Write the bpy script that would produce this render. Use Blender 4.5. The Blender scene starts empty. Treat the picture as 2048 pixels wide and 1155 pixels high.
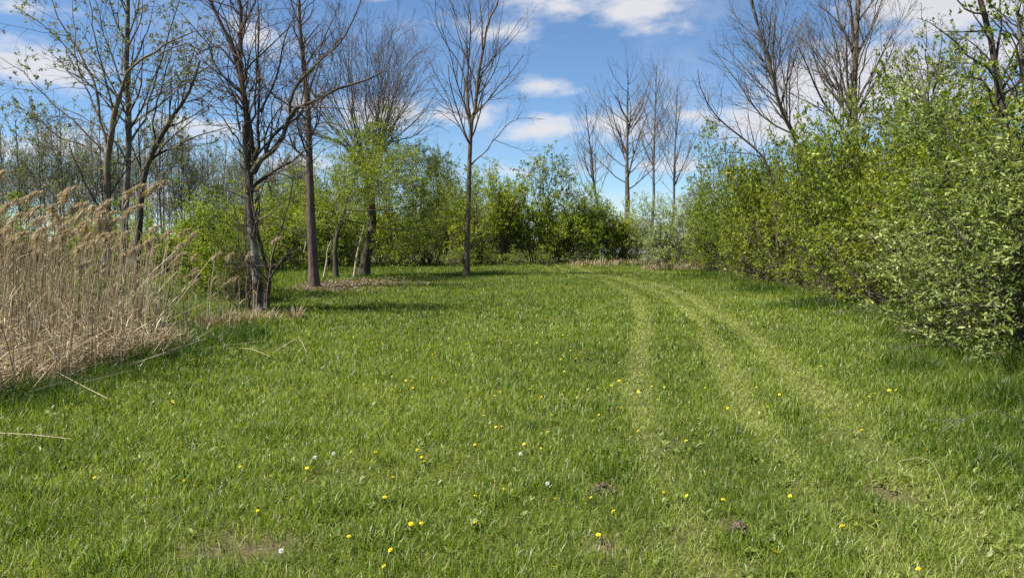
import bpy, math, random
import numpy as np
from mathutils import Vector

rng = np.random.default_rng(7)
random.seed(7)
D = bpy.data
SC = bpy.context.scene
COL = SC.collection

# ------------------------------------------------------------------ camera, sky, sun, exposure
F_PX, HOR, CAM_H = 1490.0, 480.0, 1.6          # focal length in photo pixels, horizon row, eye height
PITCH = math.atan((577.5 - HOR) / F_PX)
cam_d = D.cameras.new('camera'); cam = D.objects.new('camera', cam_d); COL.objects.link(cam)
cam.location = (0, 0, CAM_H); cam.rotation_euler = (math.pi / 2 - PITCH, 0, 0)
cam_d.sensor_width = 36.0; cam_d.lens = 36.0 * F_PX / 2048.0
cam_d.clip_start = 0.05; cam_d.clip_end = 3000
SC.camera = cam

SUN_EL = math.radians(60)
SUN_H = Vector((-0.95, -0.30)).normalized()
SUN = Vector((SUN_H.x * math.cos(SUN_EL), SUN_H.y * math.cos(SUN_EL), math.sin(SUN_EL)))
sl = D.lights.new('sun', 'SUN'); sl.energy = 4.6; sl.angle = math.radians(0.53); sl.color = (1.0, 0.955, 0.88)
so = D.objects.new('sun', sl); COL.objects.link(so); so.location = (-20, -8, 40)
so.rotation_euler = (-SUN).to_track_quat('-Z', 'Y').to_euler()

SC.view_settings.view_transform = 'Standard'; SC.view_settings.look = 'None'
SC.view_settings.exposure = 1.4; SC.view_settings.gamma = 1.0; SC.view_settings.use_curve_mapping = False
SC.render.engine = 'CYCLES'
cy = SC.cycles
cy.max_bounces = 7; cy.diffuse_bounces = 4; cy.glossy_bounces = 2; cy.transmission_bounces = 4; cy.transparent_max_bounces = 4
cy.use_denoising = False
cy.sample_clamp_indirect = 4.0

W = D.worlds.new('World'); SC.world = W; W.use_nodes = True
nt = W.node_tree; nt.nodes.clear()
def N(t, **k):
    n = nt.nodes.new(t)
    for a, v in k.items(): setattr(n, a, v)
    return n
def L(a, b): nt.links.new(a, b)
def val(sock, x):
    if isinstance(x, (int, float, tuple, list)): sock.default_value = x
    else: L(x, sock)
def mth(op, a, b=0.0, c=0.0, clamp=False):
    n = N('ShaderNodeMath', operation=op); n.use_clamp = clamp
    val(n.inputs[0], a); val(n.inputs[1], b); val(n.inputs[2], c); return n.outputs[0]
sky = N('ShaderNodeTexSky'); sky.sky_type = 'NISHITA'; sky.sun_disc = False
sky.sun_elevation = SUN_EL; sky.sun_rotation = math.atan2(SUN_H.x, SUN_H.y)
sky.altitude = 1200; sky.air_density = 1.0; sky.dust_density = 0.15; sky.ozone_density = 5.0
tc = N('ShaderNodeTexCoord'); sep = N('ShaderNodeSeparateXYZ'); L(tc.outputs['Generated'], sep.inputs[0])
az = mth('ARCTAN2', sep.outputs[0], sep.outputs[1]); el = mth('ARCSINE', sep.outputs[2])
comb = N('ShaderNodeCombineXYZ'); L(az, comb.inputs[0]); L(el, comb.inputs[1]); AE = comb.outputs[0]
# noise that breaks the cumulus outlines, flattened like clouds near the horizon
def noise(scale, detail, rough, sy=2.2, off=(0, 0, 0)):
    m = N('ShaderNodeVectorMath', operation='MULTIPLY_ADD'); L(AE, m.inputs[0]); m.inputs[1].default_value = (1, sy, 1); m.inputs[2].default_value = off
    n = N('ShaderNodeTexNoise'); n.inputs['Scale'].default_value = scale; n.inputs['Detail'].default_value = detail
    n.inputs['Roughness'].default_value = rough; L(m.outputs[0], n.inputs['Vector']); return n.outputs['Fac']
n_edge = noise(16, 6, 0.58); n_big = noise(4.2, 5, 0.55, 2.6, (3.1, 1.7, 0)); n_tone = noise(11, 4, 0.6, 2.0, (7, 2, 0)); n_wisp = noise(6, 6, 0.62, 1.6, (1, 9, 0))
CL = [  # cumulus seen in this piece of sky: photo column, row, half width, half height, weight
 (1190, -35, 235, 75, 1.1), (1270, 25, 120, 52, 1.0), (1110, 15, 120, 40, .8), (1365, 62, 28, 24, .5), (1000, 70, 110, 40, .55),
 (1085, 178, 66, 22, .85), (1140, 190, 50, 16, .6), (1080, 262, 110, 30, .95), (1230, 252, 130, 38, .8), (1370, 235, 80, 30, .6), (960, 235, 70, 30, .9), (890, 232, 60, 26, .7),
 (1730, 175, 190, 85, 1.35), (1610, 205, 110, 50, .8), (1530, 255, 120, 46, 1.15), (1880, 20, 120, 60, 1.3), (1790, 70, 70, 32, .6), (1960, 120, 120, 50, .8),
 (40, 130, 120, 42, .95), (515, 85, 70, 40, .9), (60, 25, 60, 20, .6), (745, -2, 50, 16, .9), (760, 235, 150, 40, .95), (610, 215, 60, 26, .8),
 (400, 255, 120, 26, .8), (100, 300, 190, 34, .8), (290, 385, 200, 40, .6), (1300, 332, 150, 22, .75), (1075, 322, 34, 13, .6), (1000, 345, 130, 18, .6), (1180, 395, 200, 26, .35), (560, 330, 200, 40, .5)]
mask = None
for (cx, cy_, hw, hh, wt) in CL:
    x = (cx - 1024) / F_PX; yv = (HOR - cy_) / F_PX
    a0 = math.atan(x); e0 = math.atan(yv * math.cos(a0)); sa = F_PX / hw / (1 + x * x); se = F_PX / hh
    m = N('ShaderNodeVectorMath', operation='MULTIPLY_ADD'); L(AE, m.inputs[0])
    m.inputs[1].default_value = (sa, se, 0); m.inputs[2].default_value = (-a0 * sa, -e0 * se, 0)
    ln = N('ShaderNodeVectorMath', operation='LENGTH'); L(m.outputs[0], ln.inputs[0])
    f = mth('MULTIPLY', mth('SUBTRACT', 1.15, ln.outputs['Value']), wt)
    mask = f if mask is None else mth('SMOOTH_MAX', mask, f, 0.25)
infront = mth('MULTIPLY', mth('LESS_THAN', mth('ABSOLUTE', az), 0.72), mth('LESS_THAN', el, 0.36))
# the rest of the sky carries the same broken cumulus
other = mth('SUBTRACT', mth('MULTIPLY', n_big, 5.0), 2.75)
fld = N('ShaderNodeMix'); fld.data_type = 'FLOAT'; L(infront, fld.inputs[0]); L(other, fld.inputs[2]); L(mask, fld.inputs[3])
f2 = mth('ADD', fld.outputs[0], mth('MULTIPLY', mth('SUBTRACT', n_edge, 0.5), 2.1))
mr = N('ShaderNodeMapRange'); mr.interpolation_type = 'SMOOTHSTEP'; L(f2, mr.inputs[0]); mr.inputs[1].default_value = 0.05; mr.inputs[2].default_value = 1.0; mr.inputs[4].default_value = 0.96
wisp = N('ShaderNodeMapRange'); wisp.interpolation_type = 'SMOOTHSTEP'; L(n_wisp, wisp.inputs[0]); wisp.inputs[1].default_value = 0.5; wisp.inputs[2].default_value = 0.85; wisp.inputs[4].default_value = 0.35
cm = mth('MAXIMUM', mr.outputs[0], wisp.outputs[0])
up = mth('GREATER_THAN', sep.outputs[2], -0.01); cm = mth('MULTIPLY', cm, up)
ctone = N('ShaderNodeMix'); ctone.data_type = 'RGBA'
thick = N('ShaderNodeMapRange'); L(mth('ADD', f2, mth('MULTIPLY', n_tone, 1.5)), thick.inputs[0]); thick.inputs[1].default_value = 0.6; thick.inputs[2].default_value = 2.4
L(thick.outputs[0], ctone.inputs[0]); ctone.inputs[6].default_value = (0.335, 0.335, 0.345, 1); ctone.inputs[7].default_value = (0.275, 0.277, 0.295, 1)
SKY_STR = 0.055
tint = N('ShaderNodeMix'); tint.data_type = 'RGBA'; tint.blend_type = 'MULTIPLY'; tint.inputs[0].default_value = 1.0
L(sky.outputs[0], tint.inputs[6]); tint.inputs[7].default_value = (0.87, 0.96, 1.0, 1)
cs = N('ShaderNodeMix'); cs.data_type = 'RGBA'; cs.blend_type = 'MULTIPLY'; cs.inputs[0].default_value = 1.0
L(ctone.outputs[2], cs.inputs[6]); cs.inputs[7].default_value = (1 / SKY_STR,) * 3 + (1,)
mx = N('ShaderNodeMix'); mx.data_type = 'RGBA'; L(cm, mx.inputs[0]); L(tint.outputs[2], mx.inputs[6]); L(cs.outputs[2], mx.inputs[7])
bg = N('ShaderNodeBackground'); bg.inputs[1].default_value = SKY_STR; L(mx.outputs[2], bg.inputs[0])
ow = N('ShaderNodeOutputWorld'); L(bg.outputs[0], ow.inputs[0])

# ------------------------------------------------------------------ helpers
FW = np.array((0, math.cos(PITCH), -math.sin(PITCH))); UPV = np.array((0, math.sin(PITCH), math.cos(PITCH)))
def pt(px, py, depth):
    """the place seen at a photo column and row, depth metres north of the camera"""
    d = FW + np.array(((px - 1024) / F_PX, 0, 0)) + UPV * (-(py - 577.5) / F_PX)
    return np.array((0, 0, CAM_H)) + d * (depth / d[1])
def gpt(px, py):
    d = FW + np.array(((px - 1024) / F_PX, 0, 0)) + UPV * (-(py - 577.5) / F_PX)
    p = np.array((0, 0, CAM_H)) + d * (CAM_H / -d[2]); p[2] = gz(p[0], p[1]); return p

_T = np.random.default_rng(3).random((256, 256))
def vn(x, y, scale, seed=0):
    x = np.asarray(x, float) / scale + seed * 17.3; y = np.asarray(y, float) / scale + seed * 9.1
    xi = np.floor(x).astype(int); yi = np.floor(y).astype(int); fx = x - xi; fy = y - yi
    fx = fx * fx * (3 - 2 * fx); fy = fy * fy * (3 - 2 * fy)
    g = lambda a, b: _T[a & 255, b & 255]
    return (g(xi, yi) * (1 - fx) + g(xi + 1, yi) * fx) * (1 - fy) + (g(xi, yi + 1) * (1 - fx) + g(xi + 1, yi + 1) * fx) * fy
def fbm(x, y, scale, seed=0): return 0.55 * vn(x, y, scale, seed) + 0.3 * vn(x, y, scale * .47, seed + 1) + 0.15 * vn(x, y, scale * .21, seed + 2)
def gz(x, y): return 0.07 * (fbm(x, y, 5.0, 5) - 0.5) + 0.03 * (vn(x, y, 0.9, 6) - 0.5)

def nrm(v): return v / np.maximum(np.linalg.norm(v, axis=-1, keepdims=True), 1e-9)

class MB:
    def __init__(s): s.V = []; s.Q = []; s.T = []; s.A = []; s.B = []; s.n = 0
    def add(s, V, quads=None, tris=None, a=0.5, b=0.0):
        V = np.asarray(V, float).reshape(-1, 3); k = len(V)
        s.V.append(V)
        if quads is not None and len(quads): s.Q.append(np.asarray(quads, np.int64).reshape(-1, 4) + s.n)
        if tris is not None and len(tris): s.T.append(np.asarray(tris, np.int64).reshape(-1, 3) + s.n)
        s.A.append(np.broadcast_to(np.asarray(a, float), (k,)).copy()); s.B.append(np.broadcast_to(np.asarray(b, float), (k,)).copy())
        s.n += k
    def mesh(s, name, mat, smooth=False):
        V = np.concatenate(s.V) if s.V else np.zeros((0, 3))
        Q = np.concatenate(s.Q) if s.Q else np.zeros((0, 4), np.int64); T = np.concatenate(s.T) if s.T else np.zeros((0, 3), np.int64)
        m = D.meshes.new(name); m.vertices.add(len(V)); m.vertices.foreach_set('co', V.astype(np.float32).ravel())
        li = np.concatenate((Q.ravel(), T.ravel())).astype(np.int32)
        m.loops.add(len(li)); m.loops.foreach_set('vertex_index', li)
        ls = np.concatenate((np.arange(len(Q)) * 4, len(Q) * 4 + np.arange(len(T)) * 3)).astype(np.int32)
        m.polygons.add(len(ls)); m.polygons.foreach_set('loop_start', ls)
        m.polygons.foreach_set('use_smooth', np.full(len(ls), smooth))
        for nm, dat in (('tint', s.A), ('dry', s.B)):
            at = m.attributes.new(nm, 'FLOAT', 'POINT'); at.data.foreach_set('value', np.concatenate(dat).astype(np.float32) if dat else np.zeros(0, np.float32))
        m.materials.append(mat); m.update(calc_edges=True); return m
    def build(s, name, mat, parent=None, smooth=False, kind=None, loc=None):
        o = D.objects.new(name, s.mesh(name, mat, smooth)); COL.objects.link(o)
        if parent is not None: o.parent = parent
        if kind: o['kind'] = kind
        if loc is not None: o.location = loc
        return o

def thing(name, label, cat, loc=(0, 0, 0), rz=0.0, group=None):
    o = D.objects.new(name, None); COL.objects.link(o); o.empty_display_size = 0.3
    o.location = tuple(loc); o.rotation_euler = (0, 0, rz); tag(o, label, cat, group); return o
def tag(o, label=None, cat=None, group=None, kind=None):
    for k, v in (('label', label), ('category', cat), ('group', group), ('kind', kind)):
        if v: o[k] = v
    return o
def copy_tree(o, label=None, group=None, parent=None):
    c = o.copy(); COL.objects.link(c)
    if parent is not None: c.parent = parent
    if label: c['label'] = label
    if group: c['group'] = group
    for ch in list(o.children): copy_tree(ch, parent=c)
    return c

# ------------------------------------------------------------------ materials
def mat_new(name):
    m = D.materials.new(name); m.use_nodes = True; t = m.node_tree; t.nodes.clear(); return m, t
def ramp(t, fac, stops):
    r = t.nodes.new('ShaderNodeValToRGB'); t.links.new(fac, r.inputs[0]); e = r.color_ramp.elements
    e[0].position, e[0].color = stops[0][0], tuple(stops[0][1]) + (1,); e[1].position, e[1].color = stops[-1][0], tuple(stops[-1][1]) + (1,)
    for p, c in stops[1:-1]:
        k = e.new(p); k.color = tuple(c) + (1,)
    return r.outputs[0]
def leaf_mat(name, stops, dry=None, trans=0.4, rough=0.5, spec=0.35, back=1.25):
    m, t = mat_new(name); n = t.nodes; l = t.links
    at = n.new('ShaderNodeAttribute'); at.attribute_name = 'tint'
    c = ramp(t, at.outputs['Fac'], stops)
    if dry:
        ad = n.new('ShaderNodeAttribute'); ad.attribute_name = 'dry'
        mx = n.new('ShaderNodeMix'); mx.data_type = 'RGBA'; l.new(ad.outputs['Fac'], mx.inputs[0]); l.new(c, mx.inputs[6]); l.new(ramp(t, at.outputs['Fac'], dry), mx.inputs[7]); c = mx.outputs[2]
    oi = n.new('ShaderNodeObjectInfo')
    mu = n.new('ShaderNodeMix'); mu.data_type = 'RGBA'; mu.blend_type = 'MULTIPLY'; mu.inputs[0].default_value = 1; l.new(c, mu.inputs[6]); l.new(oi.outputs['Color'], mu.inputs[7]); c = mu.outputs[2]
    p = n.new('ShaderNodeBsdfPrincipled'); l.new(c, p.inputs['Base Color']); p.inputs['Roughness'].default_value = rough; p.inputs['Specular IOR Level'].default_value = spec
    tr = n.new('ShaderNodeBsdfTranslucent')
    br = n.new('ShaderNodeMix'); br.data_type = 'RGBA'; br.blend_type = 'MULTIPLY'; br.inputs[0].default_value = 1; l.new(c, br.inputs[6]); br.inputs[7].default_value = (back * 1.05, back, back * .5, 1)
    l.new(br.outputs[2], tr.inputs[0])
    ms = n.new('ShaderNodeMixShader'); ms.inputs[0].default_value = trans; l.new(p.outputs[0], ms.inputs[1]); l.new(tr.outputs[0], ms.inputs[2])
    o = n.new('ShaderNodeOutputMaterial'); l.new(ms.outputs[0], o.inputs[0]); return m
def bark_mat(name, c1, c2, lichen=None, scale=9.0, bump=0.6, la=0.55, low=None):
    m, t = mat_new(name); n = t.nodes; l = t.links
    tcn = n.new('ShaderNodeTexCoord'); mp = n.new('ShaderNodeMapping'); mp.inputs['Scale'].default_value = (1, 1, 0.22); l.new(tcn.outputs['Object'], mp.inputs[0])
    ns = n.new('ShaderNodeTexNoise'); ns.inputs['Scale'].default_value = scale * 2.4; ns.inputs['Detail'].default_value = 6; ns.inputs['Roughness'].default_value = 0.65; l.new(mp.outputs[0], ns.inputs['Vector'])
    c = ramp(t, ns.outputs['Fac'], [(0.32, c1), (0.68, c2)])
    n2 = n.new('ShaderNodeTexNoise'); n2.inputs['Scale'].default_value = 2.6; n2.inputs['Detail'].default_value = 5; l.new(tcn.outputs['Object'], n2.inputs['Vector'])
    if lichen:
        mr_ = n.new('ShaderNodeMapRange'); l.new(n2.outputs['Fac'], mr_.inputs[0]); mr_.inputs[1].default_value = la - .05; mr_.inputs[2].default_value = la + .08
        lm = mr_.outputs[0]
        if low:
            sz = n.new('ShaderNodeSeparateXYZ'); l.new(tcn.outputs['Object'], sz.inputs[0]); m3 = n.new('ShaderNodeMapRange'); l.new(sz.outputs[2], m3.inputs[0]); m3.inputs[1].default_value = low; m3.inputs[2].default_value = low * .6; m3.inputs[3].default_value = 0; m3.inputs[4].default_value = 1
            m4 = n.new('ShaderNodeMath'); m4.operation = 'MULTIPLY'; l.new(lm, m4.inputs[0]); l.new(m3.outputs[0], m4.inputs[1]); lm = m4.outputs[0]
        mx = n.new('ShaderNodeMix'); mx.data_type = 'RGBA'; l.new(lm, mx.inputs[0]); l.new(c, mx.inputs[6]); mx.inputs[7].default_value = tuple(lichen) + (1,); c = mx.outputs[2]
    p = n.new('ShaderNodeBsdfPrincipled'); l.new(c, p.inputs['Base Color']); p.inputs['Roughness'].default_value = 0.9; p.inputs['Specular IOR Level'].default_value = 0.15
    b = n.new('ShaderNodeBump'); b.inputs['Strength'].default_value = bump; b.inputs['Distance'].default_value = 0.03; l.new(ns.outputs['Fac'], b.inputs['Height']); l.new(b.outputs[0], p.inputs['Normal'])
    o = n.new('ShaderNodeOutputMaterial'); l.new(p.outputs[0], o.inputs[0]); return m
def plain_mat(name, stops, rough=0.8, spec=0.2, ns_scale=8.0):
    m, t = mat_new(name); n = t.nodes; l = t.links
    ns = n.new('ShaderNodeTexNoise'); ns.inputs['Scale'].default_value = ns_scale; ns.inputs['Detail'].default_value = 5
    tcn = n.new('ShaderNodeTexCoord'); l.new(tcn.outputs['Object'], ns.inputs['Vector'])
    p = n.new('ShaderNodeBsdfPrincipled'); l.new(ramp(t, ns.outputs['Fac'], stops), p.inputs['Base Color']); p.inputs['Roughness'].default_value = rough; p.inputs['Specular IOR Level'].default_value = spec
    o = n.new('ShaderNodeOutputMaterial'); l.new(p.outputs[0], o.inputs[0]); return m

M = {}
M['grass'] = leaf_mat('grass_blades', [(0, (.038, .080, .008)), (.35, (.100, .160, .014)), (.7, (.180, .240, .026)), (1, (.31, .37, .085))],
                      dry=[(0, (.24, .26, .09)), (.5, (.33, .31, .14)), (1, (.42, .36, .20))], trans=.5, rough=.42, spec=.4)
M['weed'] = leaf_mat('weed_leaves', [(0, (.08, .12, .012)), (1, (.19, .23, .04))], trans=.35, rough=.45, spec=.4)
M['honeysuckle'] = leaf_mat('broad_green_leaves', [(0, (.060, .105, .007)), (.5, (.155, .210, .013)), (.85, (.26, .305, .026)), (1, (.35, .36, .055))], trans=.42)
M['olive'] = leaf_mat('silvery_green_leaves', [(0, (.075, .115, .022)), (.5, (.185, .235, .052)), (.85, (.32, .36, .115)), (1, (.42, .44, .19))], trans=.35, rough=.55, spec=.25)
M['bud'] = leaf_mat('young_spring_leaves', [(0, (.08, .105, .03)), (.6, (.155, .18, .07)), (1, (.25, .25, .13))], trans=.4)
M['reed'] = leaf_mat('dry_reed', [(0, (.10, .073, .045)), (.4, (.30, .225, .132)), (.8, (.47, .375, .240)), (1, (.58, .495, .345))],
                     dry=[(0, (.16, .22, .05)), (1, (.36, .38, .14))], trans=.2, rough=.55, spec=.3, back=1.0)
M['plume'] = leaf_mat('reed_plume', [(0, (.21, .155, .105)), (.5, (.38, .30, .21)), (1, (.54, .46, .34))], trans=.3, rough=.8, spec=.1, back=1.0)
M['litter'] = leaf_mat('dead_leaf_litter', [(0, (.05, .03, .02)), (.5, (.12, .08, .055)), (1, (.24, .18, .13))], trans=.1, rough=.7, spec=.2, back=1.0)
M['bark_dark'] = bark_mat('dark_brown_bark', (.035, .027, .020), (.120, .095, .070), (.16, .165, .10), la=.62)
M['bark_pale'] = bark_mat('pale_blotched_bark', (.035, .028, .021), (.125, .100, .075), (.36, .335, .28), la=.52, low=2.3)
M['bark_brown'] = bark_mat('ridged_brown_bark', (.050, .036, .028), (.175, .130, .100), scale=6, bump=.9)
M['bark_tan'] = bark_mat('tan_bark', (.085, .060, .040), (.20, .150, .098), (.17, .17, .10), la=.6)
M['bark_grey'] = bark_mat('grey_bark', (.060, .052, .044), (.19, .165, .138), (.25, .25, .20), la=.6)
M['twig'] = bark_mat('brown_twigs', (.042, .032, .026), (.115, .090, .073), bump=.1)
M['twig_grey'] = bark_mat('grey_twigs', (.055, .045, .036), (.15, .125, .100), bump=.1)
M['deadwood'] = bark_mat('bleached_dead_wood', (.26, .21, .14), (.52, .45, .33), bump=.3)
M['yellow'] = plain_mat('yellow_petals', [(0.3, (.66, .50, .01)), (0.7, (.80, .66, .03))], rough=.6)
M['seed'] = plain_mat('white_seed_down', [(0.3, (.70, .70, .68)), (0.7, (.82, .82, .80))], rough=.9)
M['stem'] = plain_mat('flower_stem', [(0.3, (.12, .17, .05)), (0.7, (.2, .2, .09))], rough=.6)
M['soil'] = plain_mat('crumbly_soil', [(0.3, (.035, .025, .018)), (0.7, (.12, .09, .066))], rough=1, ns_scale=30)

# ------------------------------------------------------------------ ground layout (metres; x east, y north)
RE = np.array([(3.0, 5.4), (4.6, 5.75), (6.5, 5.9), (8.5, 5.9), (9.5, 6.0), (11.9, 6.7), (14.9, 7.35), (19.9, 7.9), (25, 8.3), (35, 9.0), (43, 8.4), (47.5, 6.6)])
LE = np.array([(3.0, -5.3), (7.1, -5.0), (8.8, -5.15), (10.1, -4.85), (11.9, -4.7), (14.6, -5.0), (16.0, -5.6)])
def xr(y): return np.interp(y, RE[:, 0], RE[:, 1])
def xl(y): return np.interp(y, LE[:, 0], LE[:, 1], right=-99)
TR = [([(3.2, .9), (5.07, 1.04), (6.44, 1.15), (7.95, 1.34), (10.8, 1.9), (14.9, 2.66), (21, 3.5), (30, 3.6), (38, 2.0)], .125, .95),
      ([(3.2, 1.85), (4.58, 1.9), (5.68, 2.04), (7.45, 2.3), (9.9, 2.8), (14.9, 3.76), (21.7, 4.5), (29.8, 4.3), (38, 2.8)], .15, .95),
      ([(2.8, 2.3), (3.97, 2.47), (4.77, 2.62), (6.1, 2.85), (7.95, 3.2), (10.8, 3.7), (14.9, 4.3), (21, 5.0), (26.5, 5.1), (36, 3.8)], .21, 1.0)]
def track(x, y):
    r = np.zeros_like(x)
    for pts, hw, s in TR:
        p = np.array(pts); c = np.interp(y, p[:, 0], p[:, 1]); w = hw * (0.8 + .5 * vn(x, y, 1.3, 31))
        r = np.maximum(r, s * np.exp(-((x - c) / w) ** 2))
    return r * np.clip((y - 1.5) / 6, .55, 1)
BARE = [gpt(390, 1115), gpt(470, 1130), gpt(1478, 1078), gpt(1205, 992), gpt(1830, 1020), gpt(1170, 1110)] if False else None
def bare(x, y):
    b = np.zeros_like(x)
    for cx, cy_, r in ((-1.50, 3.80, .20), (-1.28, 3.72, .16), (1.20, 4.05, .10), (.56, 4.62, .10), (2.35, 4.55, .16), (.45, 3.75, .09), (1.25, 5.6, .12)):
        b = np.maximum(b, np.exp(-(((x - cx) ** 2 + (y - cy_) ** 2) / r ** 2)))
    return np.clip(b * (0.5 + 1.0 * vn(x, y, .08, 41)), 0, 1)
def leaf_patch(x, y):
    """leaf litter on the ground under the trees on the left and under the right hedge"""
    a = .75 * np.exp(-(((x + 6.2) / 1.9) ** 2 + ((y - 25.4) / 2.2) ** 2)) + .7 * np.exp(-(((x + 5.0) / 2.4) ** 2 + ((y - 29) / 2.0) ** 2)) + np.exp(-(((x + 5.5) / .6) ** 2 + ((y - 16.2) / .6) ** 2))
    b = np.clip((x - xr(y) - .7) / 1.0, 0, 1) * np.clip((12 - x + xr(y)) / 4, 0, 1) * np.clip((54 - y) / 4, 0, 1)
    d = np.where((y > 3) & (y < 16), np.clip((xl(y) - x) / .5, 0, 1) * np.clip((-.50 * y - x + .15) / .5, 0, 1), 0)
    return np.clip(np.maximum.reduce([a * (.6 + .8 * vn(x, y, .5, 12)), b, d]), 0, 1)

gx = np.unique(np.concatenate([np.linspace(-700, -60, 14), np.linspace(-60, -22, 30), np.arange(-22, 14, .3), np.linspace(14, 60, 30), np.linspace(60, 700, 14)]))
gy = np.unique(np.concatenate([np.linspace(-400, -20, 10), np.linspace(-20, 2, 20), np.arange(2, 20, .25), np.linspace(20, 60, 70), np.linspace(60, 120, 16), np.linspace(120, 1500, 18)]))
X, Y = np.meshgrid(gx, gy); Z = gz(X, Y)
nx, ny = len(gx), len(gy); I = np.arange(nx * ny).reshape(ny, nx)
mb = MB(); mb.add(np.stack((X, Y, Z), -1), quads=np.stack((I[:-1, :-1], I[:-1, 1:], I[1:, 1:], I[1:, :-1]), -1), a=leaf_patch(X, Y).ravel(), b=np.maximum(bare(X, Y), .0).ravel())
def ground_mat():
    m, t = mat_new('soil_and_thatch'); n = t.nodes; l = t.links
    tcn = n.new('ShaderNodeTexCoord')
    def nz(s, d=5):
        k = n.new('ShaderNodeTexNoise'); k.inputs['Scale'].default_value = s; k.inputs['Detail'].default_value = d; k.inputs['Roughness'].default_value = .65; l.new(tcn.outputs['Object'], k.inputs['Vector']); return k.outputs['Fac']
    turf = ramp(t, nz(26), [(.3, (.030, .036, .010)), (.55, (.070, .078, .020)), (.75, (.13, .115, .050))])
    lit = ramp(t, nz(19), [(.3, (.045, .03, .02)), (.55, (.13, .085, .055)), (.75, (.24, .17, .115))])
    soil = ramp(t, nz(40), [(.3, (.05, .034, .022)), (.7, (.17, .125, .085))])
    a = n.new('ShaderNodeAttribute'); a.attribute_name = 'tint'; b = n.new('ShaderNodeAttribute'); b.attribute_name = 'dry'
    m1 = n.new('ShaderNodeMix'); m1.data_type = 'RGBA'; l.new(a.outputs['Fac'], m1.inputs[0]); l.new(turf, m1.inputs[6]); l.new(lit, m1.inputs[7])
    m2 = n.new('ShaderNodeMix'); m2.data_type = 'RGBA'; l.new(b.outputs['Fac'], m2.inputs[0]); l.new(m1.outputs[2], m2.inputs[6]); l.new(soil, m2.inputs[7])
    p = n.new('ShaderNodeBsdfPrincipled'); l.new(m2.outputs[2], p.inputs['Base Color']); p.inputs['Roughness'].default_value = 1; p.inputs['Specular IOR Level'].default_value = .1
    bp = n.new('ShaderNodeBump'); bp.inputs['Strength'].default_value = .8; bp.inputs['Distance'].default_value = .03; l.new(nz(30), bp.inputs['Height']); l.new(bp.outputs[0], p.inputs['Normal'])
    o = n.new('ShaderNodeOutputMaterial'); l.new(p.outputs[0], o.inputs[0]); return m
g = mb.build('ground', ground_mat(), smooth=True); tag(g, kind='structure')

# ------------------------------------------------------------------ generators
def blades(mb, P, H, yaw, lean, curve, wid, a, b, segs):
    """grass blades: P (n,3) roots, heights, facing, lean direction angle folded in yaw"""
    n = len(P); s = np.linspace(0, 1, segs + 1)[None, :]
    d = np.stack((np.cos(yaw), np.sin(yaw)), -1)
    th = lean[:, None] + curve[:, None] * s                       # angle from vertical along the blade
    step = H[:, None] / segs
    hor = np.concatenate((np.zeros((n, 1)), np.cumsum(np.sin(th[:, :-1]) * step, 1)), 1); ver = np.concatenate((np.zeros((n, 1)), np.cumsum(np.cos(th[:, :-1]) * step, 1)), 1)
    ctr = np.stack((P[:, None, 0] + hor * d[:, None, 0], P[:, None, 1] + hor * d[:, None, 1], P[:, None, 2] + np.maximum(ver, 0.003)), -1)
    tw = yaw + rng.uniform(-1.0, 1.0, n)
    side = np.stack((-np.sin(tw), np.cos(tw), np.zeros(n)), -1)
    w = wid[:, None] * (1 - 0.55 * s ** 1.5) * .5
    Lf = ctr[:, :-1] + side[:, None] * w[:, :-1, None]; Rt = ctr[:, :-1] - side[:, None] * w[:, :-1, None]
    V = np.concatenate((np.stack((Lf, Rt), 2).reshape(n, segs * 2, 3), ctr[:, -1:]), 1); k = 2 * segs + 1
    base = (np.arange(n) * k)[:, None]
    q = [base + np.array([[2 * i, 2 * i + 1, 2 * i + 3, 2 * i + 2]]) for i in range(segs - 1)]
    mb.add(V, quads=np.concatenate(q) if q else None, tris=base + np.array([[k - 3, k - 2, k - 1]]), a=np.repeat(a, k), b=np.repeat(b, k))

def tubes(mb, P, R, sides, a=0.5, b=0.0, jit=0.0):
    """P (n,S,3) centre lines, R (n,S) radii"""
    P = np.asarray(P, float); R = np.asarray(R, float)
    if P.ndim == 2: P = P[None]; R = R[None]
    n, S, _ = P.shape
    if n == 0: return
    T = nrm(np.gradient(P, axis=1)); ref = nrm(np.array([0.31, 0.87, 0.38]) + 0 * T[:, :1]); ref = np.where(np.abs((T[:, :1] * ref).sum(-1, keepdims=True)) > .9, np.array([0.9, -.3, .2]), ref)
    U = nrm(np.cross(T, ref + 0 * T)); Vv = np.cross(T, U)
    ang = np.linspace(0, 2 * np.pi, sides, endpoint=False)
    rr = R[:, :, None] * (1 + jit * rng.uniform(-1, 1, (n, S, sides)))
    V = P[:, :, None] + (U[:, :, None] * np.cos(ang)[:, None] + Vv[:, :, None] * np.sin(ang)[:, None]) * rr[..., None]
    i = np.arange(S - 1)[:, None] * sides; j = np.arange(sides)[None]; j2 = (j + 1) % sides
    q = np.stack((i + j, i + j2, i + sides + j2, i + sides + j), -1).reshape(-1, 4)
    Q = (q[None] + (np.arange(n) * S * sides)[:, None, None]).reshape(-1, 4)
    a = np.broadcast_to(np.asarray(a, float), (n,)); b = np.broadcast_to(np.asarray(b, float), (n,))
    mb.add(V, quads=Q, a=np.repeat(a, S * sides), b=np.repeat(b, S * sides))

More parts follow.
